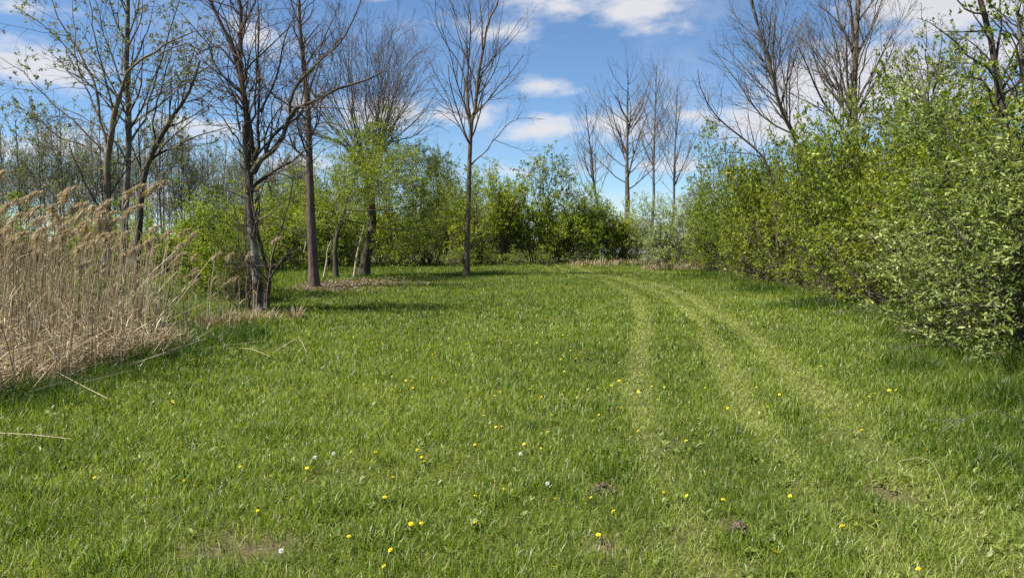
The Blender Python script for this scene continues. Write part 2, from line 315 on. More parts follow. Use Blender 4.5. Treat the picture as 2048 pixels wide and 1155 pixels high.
def resample(pts, S):
    """smooth polyline through the given points"""
    p = np.asarray(pts, float)
    if len(p) == 2: return p[0] + (p[1] - p[0]) * np.linspace(0, 1, S)[:, None]
    q = np.concatenate((2 * p[:1] - p[1:2], p, 2 * p[-1:] - p[-2:-1])); out = []
    dl = np.concatenate(([0], np.cumsum(np.linalg.norm(np.diff(p, axis=0), axis=1)))); ts = np.linspace(0, dl[-1], S)
    for t in ts:
        i = min(np.searchsorted(dl, t, side='right') - 1, len(p) - 2); u = (t - dl[i]) / max(dl[i + 1] - dl[i], 1e-9)
        a, b_, c, d = q[i], q[i + 1], q[i + 2], q[i + 3]
        out.append(.5 * ((2 * b_) + (c - a) * u + (2 * a - 5 * b_ + 4 * c - d) * u * u + (3 * b_ - a - 3 * c + d) * u ** 3))
    return np.array(out)

def grow(P, R, dens, lrng, ang, up, wob, S, t0=.2, rr=.55, rmin=.004, droop=0.0, tpow=1.0, cap=None, flat=0.0):
    """children of every centre line; returns (n,S,3), (n,S)"""
    seg = np.linalg.norm(np.diff(P, axis=1), axis=-1); Lp = seg.sum(1)
    cnt = np.floor(dens * Lp * (1 - t0) + rng.random(len(P))).astype(int)
    idx = np.repeat(np.arange(len(P)), cnt); n = len(idx)
    if n == 0: return np.zeros((0, S, 3)), np.zeros((0, S))
    t = t0 + (1 - t0) * rng.random(n) ** tpow; t = np.minimum(t, .985)
    f = t * (P.shape[1] - 1); i = np.minimum(f.astype(int), P.shape[1] - 2); u = (f - i)[:, None]
    pos = P[idx, i] * (1 - u) + P[idx, i + 1] * u; r = R[idx, i] * (1 - u[:, 0]) + R[idx, i + 1] * u[:, 0]
    T = nrm(P[idx, i + 1] - P[idx, i]); rnd = rng.normal(size=(n, 3)); rnd[:, 2] *= (1 - flat); perp = nrm(rnd - (rnd * T).sum(-1, keepdims=True) * T)
    an = rng.uniform(*ang, n)[:, None]; d = nrm(np.cos(an) * T + np.sin(an) * perp)
    ln = rng.uniform(*lrng, n) * Lp[idx] * (1.15 - .75 * t)
    if cap: ln = np.minimum(ln, cap * rng.uniform(.6, 1, n))
    out = [pos]
    for k in range(S - 1):
        d = nrm(d + np.array([0, 0, 1.0]) * (up - droop * k / S) + wob * rng.normal(size=(n, 3)))
        out.append(out[-1] + d * (ln / (S - 1))[:, None])
    r0 = np.maximum(np.minimum(r * rr, .022 * ln + .002), rmin)
    return np.stack(out, 1), np.maximum(r0[:, None] * np.linspace(1, .3, S)[None], rmin * .6)

def leaves(mb, P, n_per, size, spread=.014, asp=.5, fold=.25, upb=.6, b=0.0, t0=.15, four=False, amean=None, pick=None, pick_n=300):
    """leaf blades along twigs P (n,S,3)"""
    n = len(P)
    if n == 0: return
    cnt = np.floor(n_per + rng.random(n)).astype(int) if np.isscalar(n_per) else n_per
    idx = np.repeat(np.arange(n), cnt); m = len(idx)
    t = t0 + (1 - t0) * np.clip((np.floor(rng.random(m) * 3) + .75 + .13 * rng.normal(size=m)) / 3, 0, 1)   # leaves sit in tufts at the nodes
    f = t * (P.shape[1] - 1); i = np.minimum(f.astype(int), P.shape[1] - 2); u = (f - i)[:, None]
    pos = P[idx, i] * (1 - u) + P[idx, i + 1] * u + rng.normal(size=(m, 3)) * spread
    T = nrm(P[idx, i + 1] - P[idx, i])
    d = nrm(T * .55 + rng.normal(size=(m, 3)) * .75 + np.array([0, 0, .12]))
    nr = rng.normal(size=(m, 3)) * (1 - upb) + np.array([0, 0, 1.0]) * upb; nr = nrm(nr - (nr * d).sum(-1, keepdims=True) * d)
    s = np.cross(d, nr); Ln = size * rng.uniform(.55, 1.2, m); w = Ln * asp * .5
    a = np.clip((.45 + .55 * (rng.random(n) - .5)[idx] + .24 * rng.normal(size=m)) if amean is None else amean + .25 * rng.normal(size=m), 0, 1)
    if pick is not None:                                            # keep back the leaves that show largest: they become objects of their own
        wp = pick(pos); near_ = np.argsort(np.linalg.norm(wp - np.array((0, 0, CAM_H)), axis=1) + 30 * (np.abs(wp[:, 0] / wp[:, 1]) > .66))[:pick_n]
        mb.single = [(pos[i], d[i] * Ln[i], s[i] * w[i], nr[i] * w[i], a[i]) for i in near_]
        m_ = np.ones(m, bool); m_[near_] = False; pos, d, Ln, s, w, nr, a = [q[m_] for q in (pos, d, Ln, s, w, nr, a)]; m = len(pos)
    lv = lambda x, y, z: pos + d * (Ln * x)[:, None] + s * (w * y)[:, None] + nr * (w * z)[:, None]
    if four:
        V = np.stack((lv(0, 0, 0), lv(.3, 1, fold * 1.6), lv(.68, .8, fold * 1.3), lv(1, 0, -.15), lv(.68, -.8, fold * 1.3), lv(.3, -1, fold * 1.6)), 1)
        Q = (np.array([[0, 1, 2, 3], [0, 3, 4, 5]])[None] + (np.arange(m) * 6)[:, None, None]).reshape(-1, 4)
        mb.add(V, quads=Q, a=np.repeat(a, 6), b=b)
    else:
        V = np.stack((lv(0, 0, 0), lv(.45, 1, fold), lv(1, 0, 0), lv(.45, -1, fold)), 1)
        Tt = (np.array([[0, 1, 2], [0, 2, 3]])[None] + (np.arange(m) * 4)[:, None, None]).reshape(-1, 3)
        mb.add(V, tris=Tt, a=np.repeat(a, 4), b=b)

# ------------------------------------------------------------------ shrubs
def make_shrub(name, label, cat, Hh, Rr, stems=16, leaf=.055, lmat='honeysuckle', asp=.5, tmat='twig_grey', dens1=3.2, dens2=6.0, nleaf=22, four=False, seed=0, tilt=(.08, 1.0), upright=.05, group=None, tcap=.75, clear=0.0, upb=.55, pick=None):
    global rng
    rng = np.random.default_rng(100 + seed)
    root = thing(name, label, cat, group=group)
    S = 9; az_ = np.linspace(0, 2 * np.pi, stems, endpoint=False) + rng.uniform(-.3, .3, stems); tl = rng.uniform(*tilt, stems)
    tl = np.where(rng.random(stems) < .3, tl * .4, tl)
    p = np.stack((np.cos(az_) * .25 * rng.random(stems), np.sin(az_) * .25 * rng.random(stems), np.full(stems, -.05)), -1)
    d = np.stack((np.sin(tl) * np.cos(az_), np.sin(tl) * np.sin(az_), np.cos(tl)), -1)
    ln = 1 / np.sqrt((np.sin(tl) / Rr) ** 2 + (np.cos(tl) / Hh) ** 2) * np.where(rng.random(stems) < .25, rng.uniform(1.0, 1.25, stems), rng.uniform(.65, 1.0, stems))
    pts = [p]
    for k in range(S - 1):
        d = nrm(d + np.array([0, 0, upright - .10 * (k / S)]) + .10 * rng.normal(size=(stems, 3))); pts.append(pts[-1] + d * (ln / (S - 1))[:, None])
    P0 = np.stack(pts, 1); R0 = (.011 + .011 * rng.random(stems))[:, None] * (Hh / 3.5) * np.linspace(1.25, .3, S)[None]
    for i in range(stems):
        m1 = MB(); tubes(m1, P0[i], R0[i], 5, jit=.08); m1.build('stem', M[tmat], root, smooth=True)
    P1, R1 = grow(P0, R0, dens1, (.25, .5), (.5, 1.15), .10, .16, 6, t0=.18 + clear, rr=.6, rmin=.004, droop=.15)
    P2, R2 = grow(P1, R1, dens2, (.3, .8), (.5, 1.2), .08, .20, 4, t0=.1, rr=.6, rmin=.003, droop=.12, cap=tcap)
    tw = MB(); tubes(tw, P1, R1, 3); tubes(tw, P2, R2, 3)
    o = tw.build('twigs', M[tmat], root); o['kind'] = 'stuff'
    lf = MB(); lp2 = np.linalg.norm(np.diff(P2, axis=1), axis=-1).sum(1)
    # leaves thin out on shaded inner twigs, as they do on the plant
    out = np.sqrt((P2[:, -1, 0] / Rr) ** 2 + (P2[:, -1, 1] / Rr) ** 2 + (np.maximum(P2[:, -1, 2], 0) / Hh) ** 2)
    keep = np.clip((out - .30) / .4, .12, 1) * np.clip((P2[:, -1, 2] - .05) / .35, .1, 1)
    leaves(lf, P2, np.floor(nleaf * keep * np.clip(lp2 / (tcap * .6), .4, 1.6) + rng.random(len(P2))).astype(int), leaf, asp=asp, four=four, upb=upb, pick=pick)
    out1 = np.clip(np.sqrt((P1[:, -1, 0] / Rr) ** 2 + (P1[:, -1, 1] / Rr) ** 2 + (P1[:, -1, 2] / Hh) ** 2) - .3, 0, 1)
    leaves(lf, P1, np.floor(nleaf * .5 * out1 + rng.random(len(P1))).astype(int), leaf, asp=asp, four=four, t0=.5, upb=upb)
    o = lf.build('foliage', M[lmat], root); o['kind'] = 'stuff'
    if pick is not None:
        from mathutils import Matrix
        lm_ = []
        for tv in (.2, .45, .7, .95):
            q = MB(); q.add([(0, 0, 0), (.3, 1, .4), (.68, .8, .32), (1, 0, -.15), (.68, -.8, .32), (.3, -1, .4)], quads=[(0, 1, 2, 3), (0, 3, 4, 5)], a=tv); lm_.append(q.mesh('leaf', M[lmat]))
        for p_, c0, c1, c2, av in lf.single:
            lo = D.objects.new('leaf', lm_[min(3, int(av * 4))]); COL.objects.link(lo); lo.parent = root
            mt = Matrix.Identity(4)
            for r_ in range(3): mt[r_][0], mt[r_][1], mt[r_][2], mt[r_][3] = c0[r_], c1[r_], c2[r_], p_[r_]
            lo.matrix_local = mt
    root['n2'] = len(P2); root['nl'] = sum(len(v) for v in lf.V) // (6 if four else 4)
    print(name, 'twigs', root['n2'], 'leaves', root['nl'])
    del root['n2']; del root['nl']
    return root
USED = set()
def place(proto, px=None, depth=None, x=None, s=1.0, sz=None, rz=None, label=None, color=None, group=None):
    o = proto
    if proto.name in USED: o = copy_tree(proto)
    USED.add(proto.name); USED.add(o.name)
    if label: o['label'] = label
    if group: o['group'] = group
    elif 'group' in o.keys() and label: del o['group']
    xx = x if x is not None else (px - 1024) / F_PX * depth
    o.location = (xx, depth, float(gz(xx, depth)) - .03); o.scale = (s, s, sz or s); o.rotation_euler = (0, 0, rz if rz is not None else random.uniform(0, 6.28))
    if color:
        for ch in o.children:
            if ch.name.startswith('foliage'): ch.color = tuple(color) + (1,)
    return o

# near right: silvery shrub with pale narrow leaves (fills the right edge)
NEAR_XY, NEAR_S, NEAR_SZ, NEAR_RZ = (7.0, 9.2), 1.02, .85, .4
def near_at(p):
    c_, s_ = math.cos(NEAR_RZ), math.sin(NEAR_RZ)
    return np.stack((NEAR_XY[0] + NEAR_S * (c_ * p[:, 0] - s_ * p[:, 1]), NEAR_XY[1] + NEAR_S * (s_ * p[:, 0] + c_ * p[:, 1]), NEAR_SZ * p[:, 2]), -1)
near = make_shrub('olive_shrub', 'large silvery green shrub with narrow pale leaves at right edge, nearest the viewer', 'shrub', 4.3, 2.6, stems=26, leaf=.084, lmat='olive', asp=.36, dens1=6.5, dens2=10, nleaf=13, four=True, seed=1, tilt=(.05, 1.4), tcap=.6, upb=.4, pick=near_at)
olive2 = make_shrub('olive_shrub', 'x', 'shrub', 3.6, 2.3, stems=22, leaf=.088, lmat='olive', asp=.38, dens1=6.0, dens2=9.0, nleaf=13, seed=2, tilt=(.05, 1.4), tcap=.6)
hs1 = make_shrub('honeysuckle_shrub', 'x', 'shrub', 4.0, 2.6, stems=24, leaf=.088, dens1=6.0, dens2=8.5, nleaf=13, asp=.58, seed=3, tilt=(.05, 1.35))
hs2 = make_shrub('honeysuckle_shrub', 'x', 'shrub', 3.8, 2.5, stems=22, leaf=.088, dens1=6.0, dens2=8.5, nleaf=12, asp=.58, seed=4, tilt=(.05, 1.3))
hs3 = make_shrub('honeysuckle_shrub', 'x', 'shrub', 3.6, 2.4, stems=20, leaf=.105, dens1=5.5, dens2=8.0, nleaf=12, asp=.58, seed=5, tilt=(.05, 1.35))
thin1 = make_shrub('twiggy_shrub', 'x', 'shrub', 3.4, 2.0, stems=20, leaf=.07, dens1=6.0, dens2=9.0, nleaf=5, asp=.5, seed=6, tilt=(.05, 1.2))
low1 = make_shrub('low_bush', 'x', 'bush', 1.3, 1.1, stems=16, leaf=.06, dens1=9, dens2=11, nleaf=9, asp=.55, seed=7, tilt=(.1, 1.4), tcap=.4)

WN = 'first second third fourth fifth sixth seventh eighth ninth tenth eleventh twelfth thirteenth fourteenth fifteenth sixteenth seventeenth eighteenth'.split()
GR = 'honeysuckle shrubs in the overgrown right hedge'
place(near, x=NEAR_XY[0], depth=NEAR_XY[1], s=NEAR_S, sz=NEAR_SZ, rz=NEAR_RZ)
place(hs2, x=9.2, depth=11.4, s=.95, sz=1.22, color=(1.05, 1.05, .95), label='green leafy shrub rising behind the nearest silvery one at right edge')
place(olive2, x=7.7, depth=12.0, s=1.05, sz=.84, label='second silvery shrub along right hedge, just behind the nearest one')
place(olive2, x=7.1, depth=6.8, s=.62, rz=2.2, label='smaller silvery shrub leaning in at the bottom of the right edge')
RH = [(hs1, 8.8, 14.6, 1.0, 1.0, (1.0, 1, 1), 'bright green honeysuckle shrub with bare stems showing near its base'),
      (hs2, 9.2, 17.4, 1.02, 1.08, (1.1, 1.02, .9), 'yellow green honeysuckle shrub behind dark grass shade on the right'),
      (hs3, 9.8, 20.2, 1.0, 1.34, (1, 1, 1), None), (hs1, 9.9, 22.8, 1.02, 1.34, (1.05, 1.05, 1), None), (hs2, 10.1, 25.6, 1.05, 1.42, (1.05, 1.0, .9), None),
      (hs3, 10.3, 28.8, 1.05, 1.45, (1.1, 1.0, .9), None), (hs1, 10.4, 32.0, 1.05, 1.4, (1.0, 1.05, 1), None), (hs2, 10.6, 35.4, 1.05, 1.25, (1.0, 1.05, 1), None), (hs3, 10.5, 38.6, 1.05, 1.15, (1.1, 1.08, 1), None)]
ORD = {int(r[2] * 10): w for r, w in zip(RH, ('first', 'second', 'third', 'fourth', 'fifth', 'sixth', 'seventh', 'eighth', 'ninth'))}
for p_, x_, d_, s_, sz_, c_, lb in RH:
    place(p_, x=x_, depth=d_, s=s_, sz=sz_, color=c_, label=lb or ORD[int(d_ * 10)] + ' green honeysuckle shrub from the near end of right hedge front row', group=GR)
for p_, x_, d_, s_, sz_, c_ in [(hs3, 12.2, 14.6, 1.1, .98, (.95, 1, 1)), (hs2, 13.0, 19.5, 1.15, 1.6, (1, 1, 1)), (hs1, 13.6, 24, 1.15, 1.7, (1.05, 1, .9)), (hs3, 14.0, 29, 1.2, 1.75, (1, 1, 1)), (hs2, 14.6, 34.5, 1.2, 1.5, (1, 1, 1)), (hs1, 14.8, 40, 1.1, 1.35, (1, 1, 1)), (hs2, 11.6, 10.6, 1.1, 1.05, (.9, .95, 1))]:
    place(p_, x=x_, depth=d_, s=s_, sz=sz_, color=c_, label='taller green shrub, ' + {145: 'second', 146: 'second', 195: 'third', 240: 'fourth', 290: 'fifth', 345: 'sixth', 400: 'seventh', 106: 'first'}[int(d_ * 10)] + ' from the near end of right hedge back row', group='second row of the right hedge')
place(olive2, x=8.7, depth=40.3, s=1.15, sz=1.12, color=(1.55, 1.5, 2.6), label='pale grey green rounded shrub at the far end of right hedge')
place(hs1, x=11.2, depth=42.5, s=1.05, sz=1.1, label='green shrub filling the corner behind the pale grey green one')
place(thin1, x=9.0, depth=45.0, s=1.1, sz=1.0, label='sparse twiggy shrub behind the pale grey green one')

for k, y_ in enumerate([8.6, 10.8, 12.9, 15.6, 18.8, 21.5, 24.6, 27.5, 30.5, 33.8, 36.5]):
    place(low1, x=float(xr(y_)) + [.9, 1.0, .7][k % 3] + (.5 if y_ < 10 else 0), depth=y_, s=[.8, 1.0, .7][k % 3], sz=[.8, .9, .7][k % 3], color=[(1, 1, .9), (1.1, 1.05, .9), (.9, .95, .9)][k % 3], label=WN[k] + ' low leafy bush from the near end at right hedge foot', group='low bushes at foot of right hedge')
# far hedge across the end of the clearing
FH = [(590, 42, hs3, 1.1, .95), (655, 44, hs1, 1.1, 1.0), (720, 47, hs2, 1.15, 1.05), (790, 46, hs3, 1.15, 1.1), (850, 47.5, thin1, 1.3, 1.35), (905, 47, hs2, 1.1, 1.1), (965, 49, thin1, 1.35, 1.45), (1010, 48.5, hs1, 1.2, 1.2),
      (1065, 49.5, hs3, 1.2, 1.25), (1125, 50, hs2, 1.15, 1.15), (1180, 49.5, hs1, 1.05, .95), (1228, 50.0, hs1, 1.0, .74), (1268, 51, hs2, .95, .72), (690, 49, hs3, 1.2, 1.1), (880, 51, hs1, 1.2, 1.15), (1105, 52.5, hs3, 1.2, 1.1), (540, 46, hs2, 1.2, 1.0)]
FC = [(1.15, 1.2, .9), (1.35, 1.3, .9), (1.05, 1.15, .85), (1.4, 1.32, .9)]
for k, (px, d_, p_, s_, sz_) in enumerate(FH):
    place(p_, px=px, depth=d_, s=s_, sz=sz_ * 1.22, color=FC[k % 4], label=(WN[sorted(q[0] for q in FH).index(px)] + ' shrub from the left in the far hedge closing the clearing' + ('' if p_ is not thin1 else ', brownish and half bare')), group='far hedge shrubs' if p_ is not thin1 else 'half bare far hedge shrubs')
for px, d_, p_, s_, sz_ in [(620, 50, hs1, 1.3, 1.35), (760, 53, hs3, 1.3, 1.3), (930, 54, hs1, 1.3, 1.45), (1010, 55, hs2, 1.3, 1.45), (1150, 56, hs3, 1.2, 1.2)]:
    place(p_, px=px, depth=d_, s=s_, sz=sz_, color=(1.0, 1.05, .85), label={620: 'tall dark shrub above the far hedge, leftmost, beside the ridged trunk', 760: 'tall dark shrub above the far hedge behind the leafy sapling', 930: 'tall dark shrub above the far hedge behind the lone centre tree', 1010: 'tall dark shrub above the far hedge just right of centre tree', 1150: 'tall dark shrub above the far hedge, rightmost, before the bare ashes'}[px], group='shrubs behind the far hedge')
for px, d_ in [(985, 46.3), (1020, 46.0), (1090, 46.8), (905, 44.5)]:
    place(low1, px=px, depth=d_, s=1.1, sz=.85, color=(1.1, 1.1, 1.0), label=WN[[905, 985, 1020, 1090].index(px)] + ' low light green bush from the left at far hedge foot', group='low bushes at foot of far hedge')

# left side greenery behind the reeds and the multi stemmed tree
place(hs3, px=432, depth=21.0, s=.66, sz=.60, color=(1.35, 1.3, .8), label='bright green shrub between the reeds and the multi stemmed tree')
place(hs1, px=478, depth=19.2, s=.46, sz=.50, color=(1.3, 1.3, .8), label='small bright green shrub against the multi stemmed tree')
place(thin1, px=488, depth=16.9, s=.45, sz=.72, label='dark tangle of thin stems at the foot of multi stemmed tree')
LG = [(20, 36, hs2, 1.0, .75), (110, 38, hs3, 1.0, .72), (200, 34, hs1, .95, .75), (285, 33, hs2, .9, .75), (350, 32, hs3, .9, .8), (415, 35, hs1, 1.0, .9), (500, 36, hs2, 1.0, .95), (555, 38, hs1, 1.05, .95), (-60, 34, hs1, 1.0, .8)]
for k, (px, d_, p_, s_, sz_) in enumerate(LG):
    place(p_, px=px, depth=d_, s=s_, sz=sz_, color=FC[(k + 1) % 4], label=WN[sorted(q[0] for q in LG).index(px)] + ' green shrub from the left in the low belt behind left trees', group='shrubs behind the left trees')
place(low1, px=210, depth=13.5, s=.8, sz=1.0, color=(1, 1.05, .8), label='small leafy bush hidden among the reed stalks')

# ------------------------------------------------------------------ trees
def make_tree(label, base, depth, trunk, limbs, r_base, bark='bark_dark', twig='twig', trunk_bark=None, name='bare_tree', lv=None, leaf=None, group=None, seed=0, spread=.16, S=16, flare=.45, tr_rad=None, extra_dens=1.0, cat='tree', limb_r=.72):
    """trunk, limbs: photo outlines (column, row) turned into metres at the tree's own depth, limbs fanned fore and aft"""
    global rng
    rng = np.random.default_rng(500 + seed)
    b0 = pt(base[0], base[1], depth); b0[2] = 0
    gz0 = float(gz(b0[0], depth)); root = thing(name, label, cat, (b0[0], depth, gz0), group=group)
    def poly(pp, k, dz=0.0):
        q = np.array([pt(a[0], a[1], depth) for a in pp]); q[:, 1] = depth; q = q - np.array((b0[0], depth, gz0))
        if k is not None:
            arc = np.concatenate(([0], np.cumsum(np.linalg.norm(np.diff(q, axis=0), axis=1)))); q[:, 1] += k * arc
        return q
    tq = poly(trunk, None); tq[0, 2] = -.08
    TP = resample(tq, S); tt = np.linspace(0, 1, S)
    r_top = tr_rad if tr_rad else r_base * .35
    TR_ = r_base + (r_top - r_base) * tt; TR_ = TR_ * (1 + flare * np.exp(-np.maximum(TP[:, 2], 0) / .22))
    m1 = MB(); tubes(m1, TP, TR_, 12, jit=.05); m1.build('trunk', M[trunk_bark or bark], root, smooth=True)
    LPs, LRs = [], []
    for i, lm in enumerate(limbs):
        pp, r0 = lm[0], lm[1]; k = lm[2] if len(lm) > 2 else rng.uniform(-1, 1) * spread * 2
        if len(lm) > 3: y0 = lm[3]
        else: y0 = 0
        q = poly(pp, k); q[:, 1] += y0
        # begin on the trunk line where the limb leaves it
        P = resample(q, 12); R = r0 * limb_r * np.linspace(1, .18, 12); R[0] *= 1.25
        P[1:-1] += rng.normal(size=(10, 3)) * .012 * np.linalg.norm(P[-1] - P[0]) / 2
        LPs.append(P); LRs.append(R)
        m2 = MB(); tubes(m2, P, R, 8, jit=.06); m2.build('limb', M[bark], root, smooth=True)
    T12 = resample(TP, 12); allP = [T12[6:12]]
    P0 = np.array(LPs + [resample(TP[S // 3:], 12)]); R0 = np.array(LRs + [np.interp(np.linspace(1 / 3, 1, 12), tt, TR_)])
    lv = lv or [dict(dens=2.2, lrng=(.3, .55), ang=(.35, .8), up=.12, wob=.10, S=7, sides=4), dict(dens=3.0, lrng=(.3, .6), ang=(.35, .8), up=.10, wob=.12, S=5, sides=3), dict(dens=4.0, lrng=(.3, .6), ang=(.35, .8), up=.08, wob=.14, S=4, sides=3)]
    cr = MB(); P, R = P0, R0; last = None
    for q in lv:
        q = dict(q); sd = q.pop('sides'); q.setdefault('rmin', .0045)
        if 'dens' in q: q['dens'] *= extra_dens
        P, R = grow(P, R, **q); tubes(cr, P, R, sd)
        last = P
    o = cr.build('crown', M[twig], root); o['kind'] = 'stuff'
    nl = 0
    if leaf:
        lf = MB(); q = dict(leaf); mt = q.pop('mat', 'bud'); frac = q.pop('frac', 1.0); zmax = q.pop('xmax', None)
        sel = rng.random(len(last)) < frac
        leaves(lf, last[sel], q.pop('n'), q.pop('size'), **q)
        nl = sum(len(v) for v in lf.V) // 4
        if lf.n:
            o = lf.build('foliage', M[mt], root); o['kind'] = 'stuff'
    print(label[:40], 'twigs', len(last), 'crown quads', sum(len(x) for x in cr.Q), 'leaves', nl)
    return root
ASH = [dict(dens=2.7, lrng=(.28, .55), ang=(.35, .8), up=.09, wob=.09, S=7, sides=4, rr=.45, rmin=.006, t0=.10), dict(dens=3.3, lrng=(.3, .65), ang=(.35, .8), up=.06, wob=.11, S=5, sides=3, rmin=.005), dict(dens=3.4, lrng=(.35, .7), ang=(.35, .8), up=.05, wob=.12, S=4, sides=3, rmin=.0045)]
DENSE = [dict(dens=2.6, lrng=(.35, .6), ang=(.3, .7), up=.05, wob=.09, S=7, sides=4, rr=.5, rmin=.006, t0=.12), dict(dens=3.4, lrng=(.35, .65), ang=(.3, .7), up=.04, wob=.10, S=5, sides=3, rmin=.005), dict(dens=3.4, lrng=(.35, .7), ang=(.3, .8), up=.03, wob=.11, S=4, sides=3, rmin=.0045)]
GNARL = [dict(dens=2.6, lrng=(.28, .5), ang=(.5, 1.1), up=.06, wob=.20, S=8, sides=4, rr=.42, rmin=.005, t0=.1), dict(dens=3.8, lrng=(.3, .6), ang=(.5, 1.1), up=.03, wob=.22, S=6, sides=3, rmin=.004), dict(dens=4.2, lrng=(.3, .6), ang=(.5, 1.1), up=.01, wob=.22, S=4, sides=3, rmin=.003)]
SOFT = [dict(dens=3.2, lrng=(.3, .55), ang=(.4, .9), up=.02, wob=.14, S=7, sides=4, rr=.45, rmin=.005, t0=.12), dict(dens=4.2, lrng=(.3, .6), ang=(.4, .9), up=.01, wob=.16, S=5, sides=3, rmin=.004), dict(dens=4.2, lrng=(.35, .65), ang=(.4, .9), up=.0, wob=.16, S=4, sides=3, rmin=.0035)]

# the multi stemmed tree at the edge of the reeds
make_tree('dark multi stemmed tree at the reed edge with pale blotched lower trunk', (517, 628), 16.4,
    [(517, 628), (516, 580), (510, 520), (503, 460), (500, 400), (496, 345), (491, 300), (489, 250)],
    [([(500, 385), (495, 335), (488, 290), (489, 230), (483, 160), (476, 80), (471, 0), (466, -90), (470, -200)], .115, .02),
     ([(489, 470), (486, 430), (488, 380), (490, 330), (492, 284), (484, 220), (479, 158), (464, 114), (450, 76), (430, 38), (409, 0), (390, -50), (370, -130)], .12, .02, .25),
     ([(538, 615), (541, 560), (528, 500), (516, 440), (506, 390), (499, 340)], .085, .0, -.14),
     ([(498, 625), (494, 560), (480, 500), (470, 440), (452, 380)], .03, .1, -.1), ([(505, 622), (500, 550), (492, 490), (490, 420)], .035, -.1, .1),
     ([(535, 600), (548, 545), (556, 500), (575, 450), (590, 400), (600, 340)], .045, -.1, -.15),
     ([(506, 345), (519, 325), (561, 287), (578, 249), (589, 222), (623, 211), (658, 194), (700, 177), (735, 168), (775, 150)], .095, -.10),
     ([(585, 240), (585, 208), (596, 173), (623, 149), (648, 125), (693, 80), (720, 30), (745, -30)], .05, -.06, -.1),
     ([(503, 330), (524, 322), (537, 277), (554, 260), (585, 239), (610, 190), (625, 130), (640, 60), (670, -10)], .055, .12),
     ([(499, 330), (509, 301), (516, 222), (513, 139), (511, 45), (505, -40), (498, -130)], .05, .05),
     ([(516, 222), (526, 194), (547, 149), (556, 80), (575, 10), (590, -60)], .035, .15, .15),
     ([(477, 70), (495, 40), (513, 7), (535, -50)], .045, -.1), ([(470, 130), (440, 95), (409, 104), (374, 92), (332, 110), (298, 150)], .03, -.12),
     ([(480, 260), (465, 200), (440, 165), (420, 135), (385, 110), (330, 95)], .03, .2), ([(490, 300), (460, 250), (430, 215), (390, 190)], .025, -.25),
     ([(500, 400), (470, 385), (430, 375), (380, 355), (330, 345)], .022, -.2), ([(503, 380), (545, 345), (585, 355), (620, 330)], .022, .3), ([(489, 270), (450, 250), (400, 247), (330, 250)], .018, .3)],
    .112, bark='bark_dark', trunk_bark='bark_pale', lv=GNARL, seed=1, tr_rad=.05, S=22, extra_dens=1.45)

# slim trees among the reeds
make_tree('slim tan barked tree forking low, with one limb arching far right', (214, 590), 18.0,
    [(214, 590), (214, 500), (215, 420), (214, 340), (216, 310), (222, 280), (228, 230), (240, 190)],
    [([(240, 190), (247, 165), (262, 140), (290, 120), (330, 97), (372, 76), (400, 67), (440, 70)], .05, -.08), ([(216, 310), (207, 265), (198, 230), (190, 170), (165, 130), (140, 85), (105, 30), (85, -20), (70, -80)], .05, .06),
     ([(207, 300), (180, 270), (140, 230), (95, 190), (50, 140), (0, 110)], .03, -.12), ([(200, 310), (160, 290), (110, 270), (60, 230), (0, 200), (-40, 190)], .028, .12), ([(190, 170), (150, 160), (100, 110), (40, 70)], .026, .2),
     ([(228, 230), (215, 160), (200, 90), (190, 20), (185, -50)], .035, -.1), ([(212, 340), (170, 330), (110, 300), (40, 285), (-20, 290)], .022, .05), ([(216, 335), (230, 325), (255, 332), (290, 338), (310, 330)], .028, .1), ([(198, 230), (165, 175), (140, 110), (130, 40), (120, -30)], .03, .15)],
    .10, bark='bark_tan', twig='twig_grey', lv=SOFT, leaf=dict(n=11, size=.062, frac=.95, asp=.65, spread=.018, t0=.35), name='budding_tree', seed=2, tr_rad=.06)
make_tree('straight grey tree standing in the reeds behind the tan one', (246, 598), 20.0,
    [(246, 598), (247, 520), (250, 430), (255, 340), (258, 250), (253, 150), (255, 60), (256, -20), (258, -120)],
    [([(257, 290), (268, 270), (290, 230), (300, 170), (320, 90), (340, 20), (350, -50)], .045, .1), ([(254, 200), (240, 150), (220, 90), (205, 30), (195, -40)], .04, -.1), ([(254, 150), (275, 100), (290, 50), (300, -20)], .035, .15),
     ([(256, 330), (235, 285), (200, 250), (160, 230), (100, 215)], .03, -.2), ([(256, 100), (235, 50), (230, -20)], .03, .1), ([(257, 260), (290, 215), (330, 190), (375, 150)], .032, -.15), ([(253, 380), (290, 350), (330, 300)], .022, .2)],
    .105, bark='bark_grey', twig='twig_grey', lv=SOFT, leaf=dict(n=8, size=.062, frac=.9, asp=.65, spread=.018, t0=.35), name='budding_tree', seed=3, tr_rad=.04)
make_tree('dark tree leaning right between the grey one and the multi stemmed tree', (268, 580), 21.5,
    [(268, 580), (275, 500), (280, 430), (284, 381), (294, 332), (312, 291), (332, 256), (350, 225), (364, 208), (385, 170), (400, 120)],
    [([(312, 291), (305, 240), (315, 180), (330, 110), (345, 40)], .045, .1), ([(332, 256), (375, 240), (420, 215), (455, 170)], .035, -.15), ([(364, 208), (370, 150), (385, 90), (390, 20)], .03, .1), ([(296, 325), (330, 300), (380, 290), (430, 280)], .03, .2), ([(290, 350), (270, 300), (265, 250), (280, 200)], .03, -.2), ([(340, 240), (345, 180), (360, 120)], .03, -.2)],
    .12, bark='bark_dark', twig='twig', lv=SOFT, leaf=dict(n=14, size=.068, frac=.95, asp=.65, spread=.018, t0=.35), name='budding_tree', seed=4, tr_rad=.03)
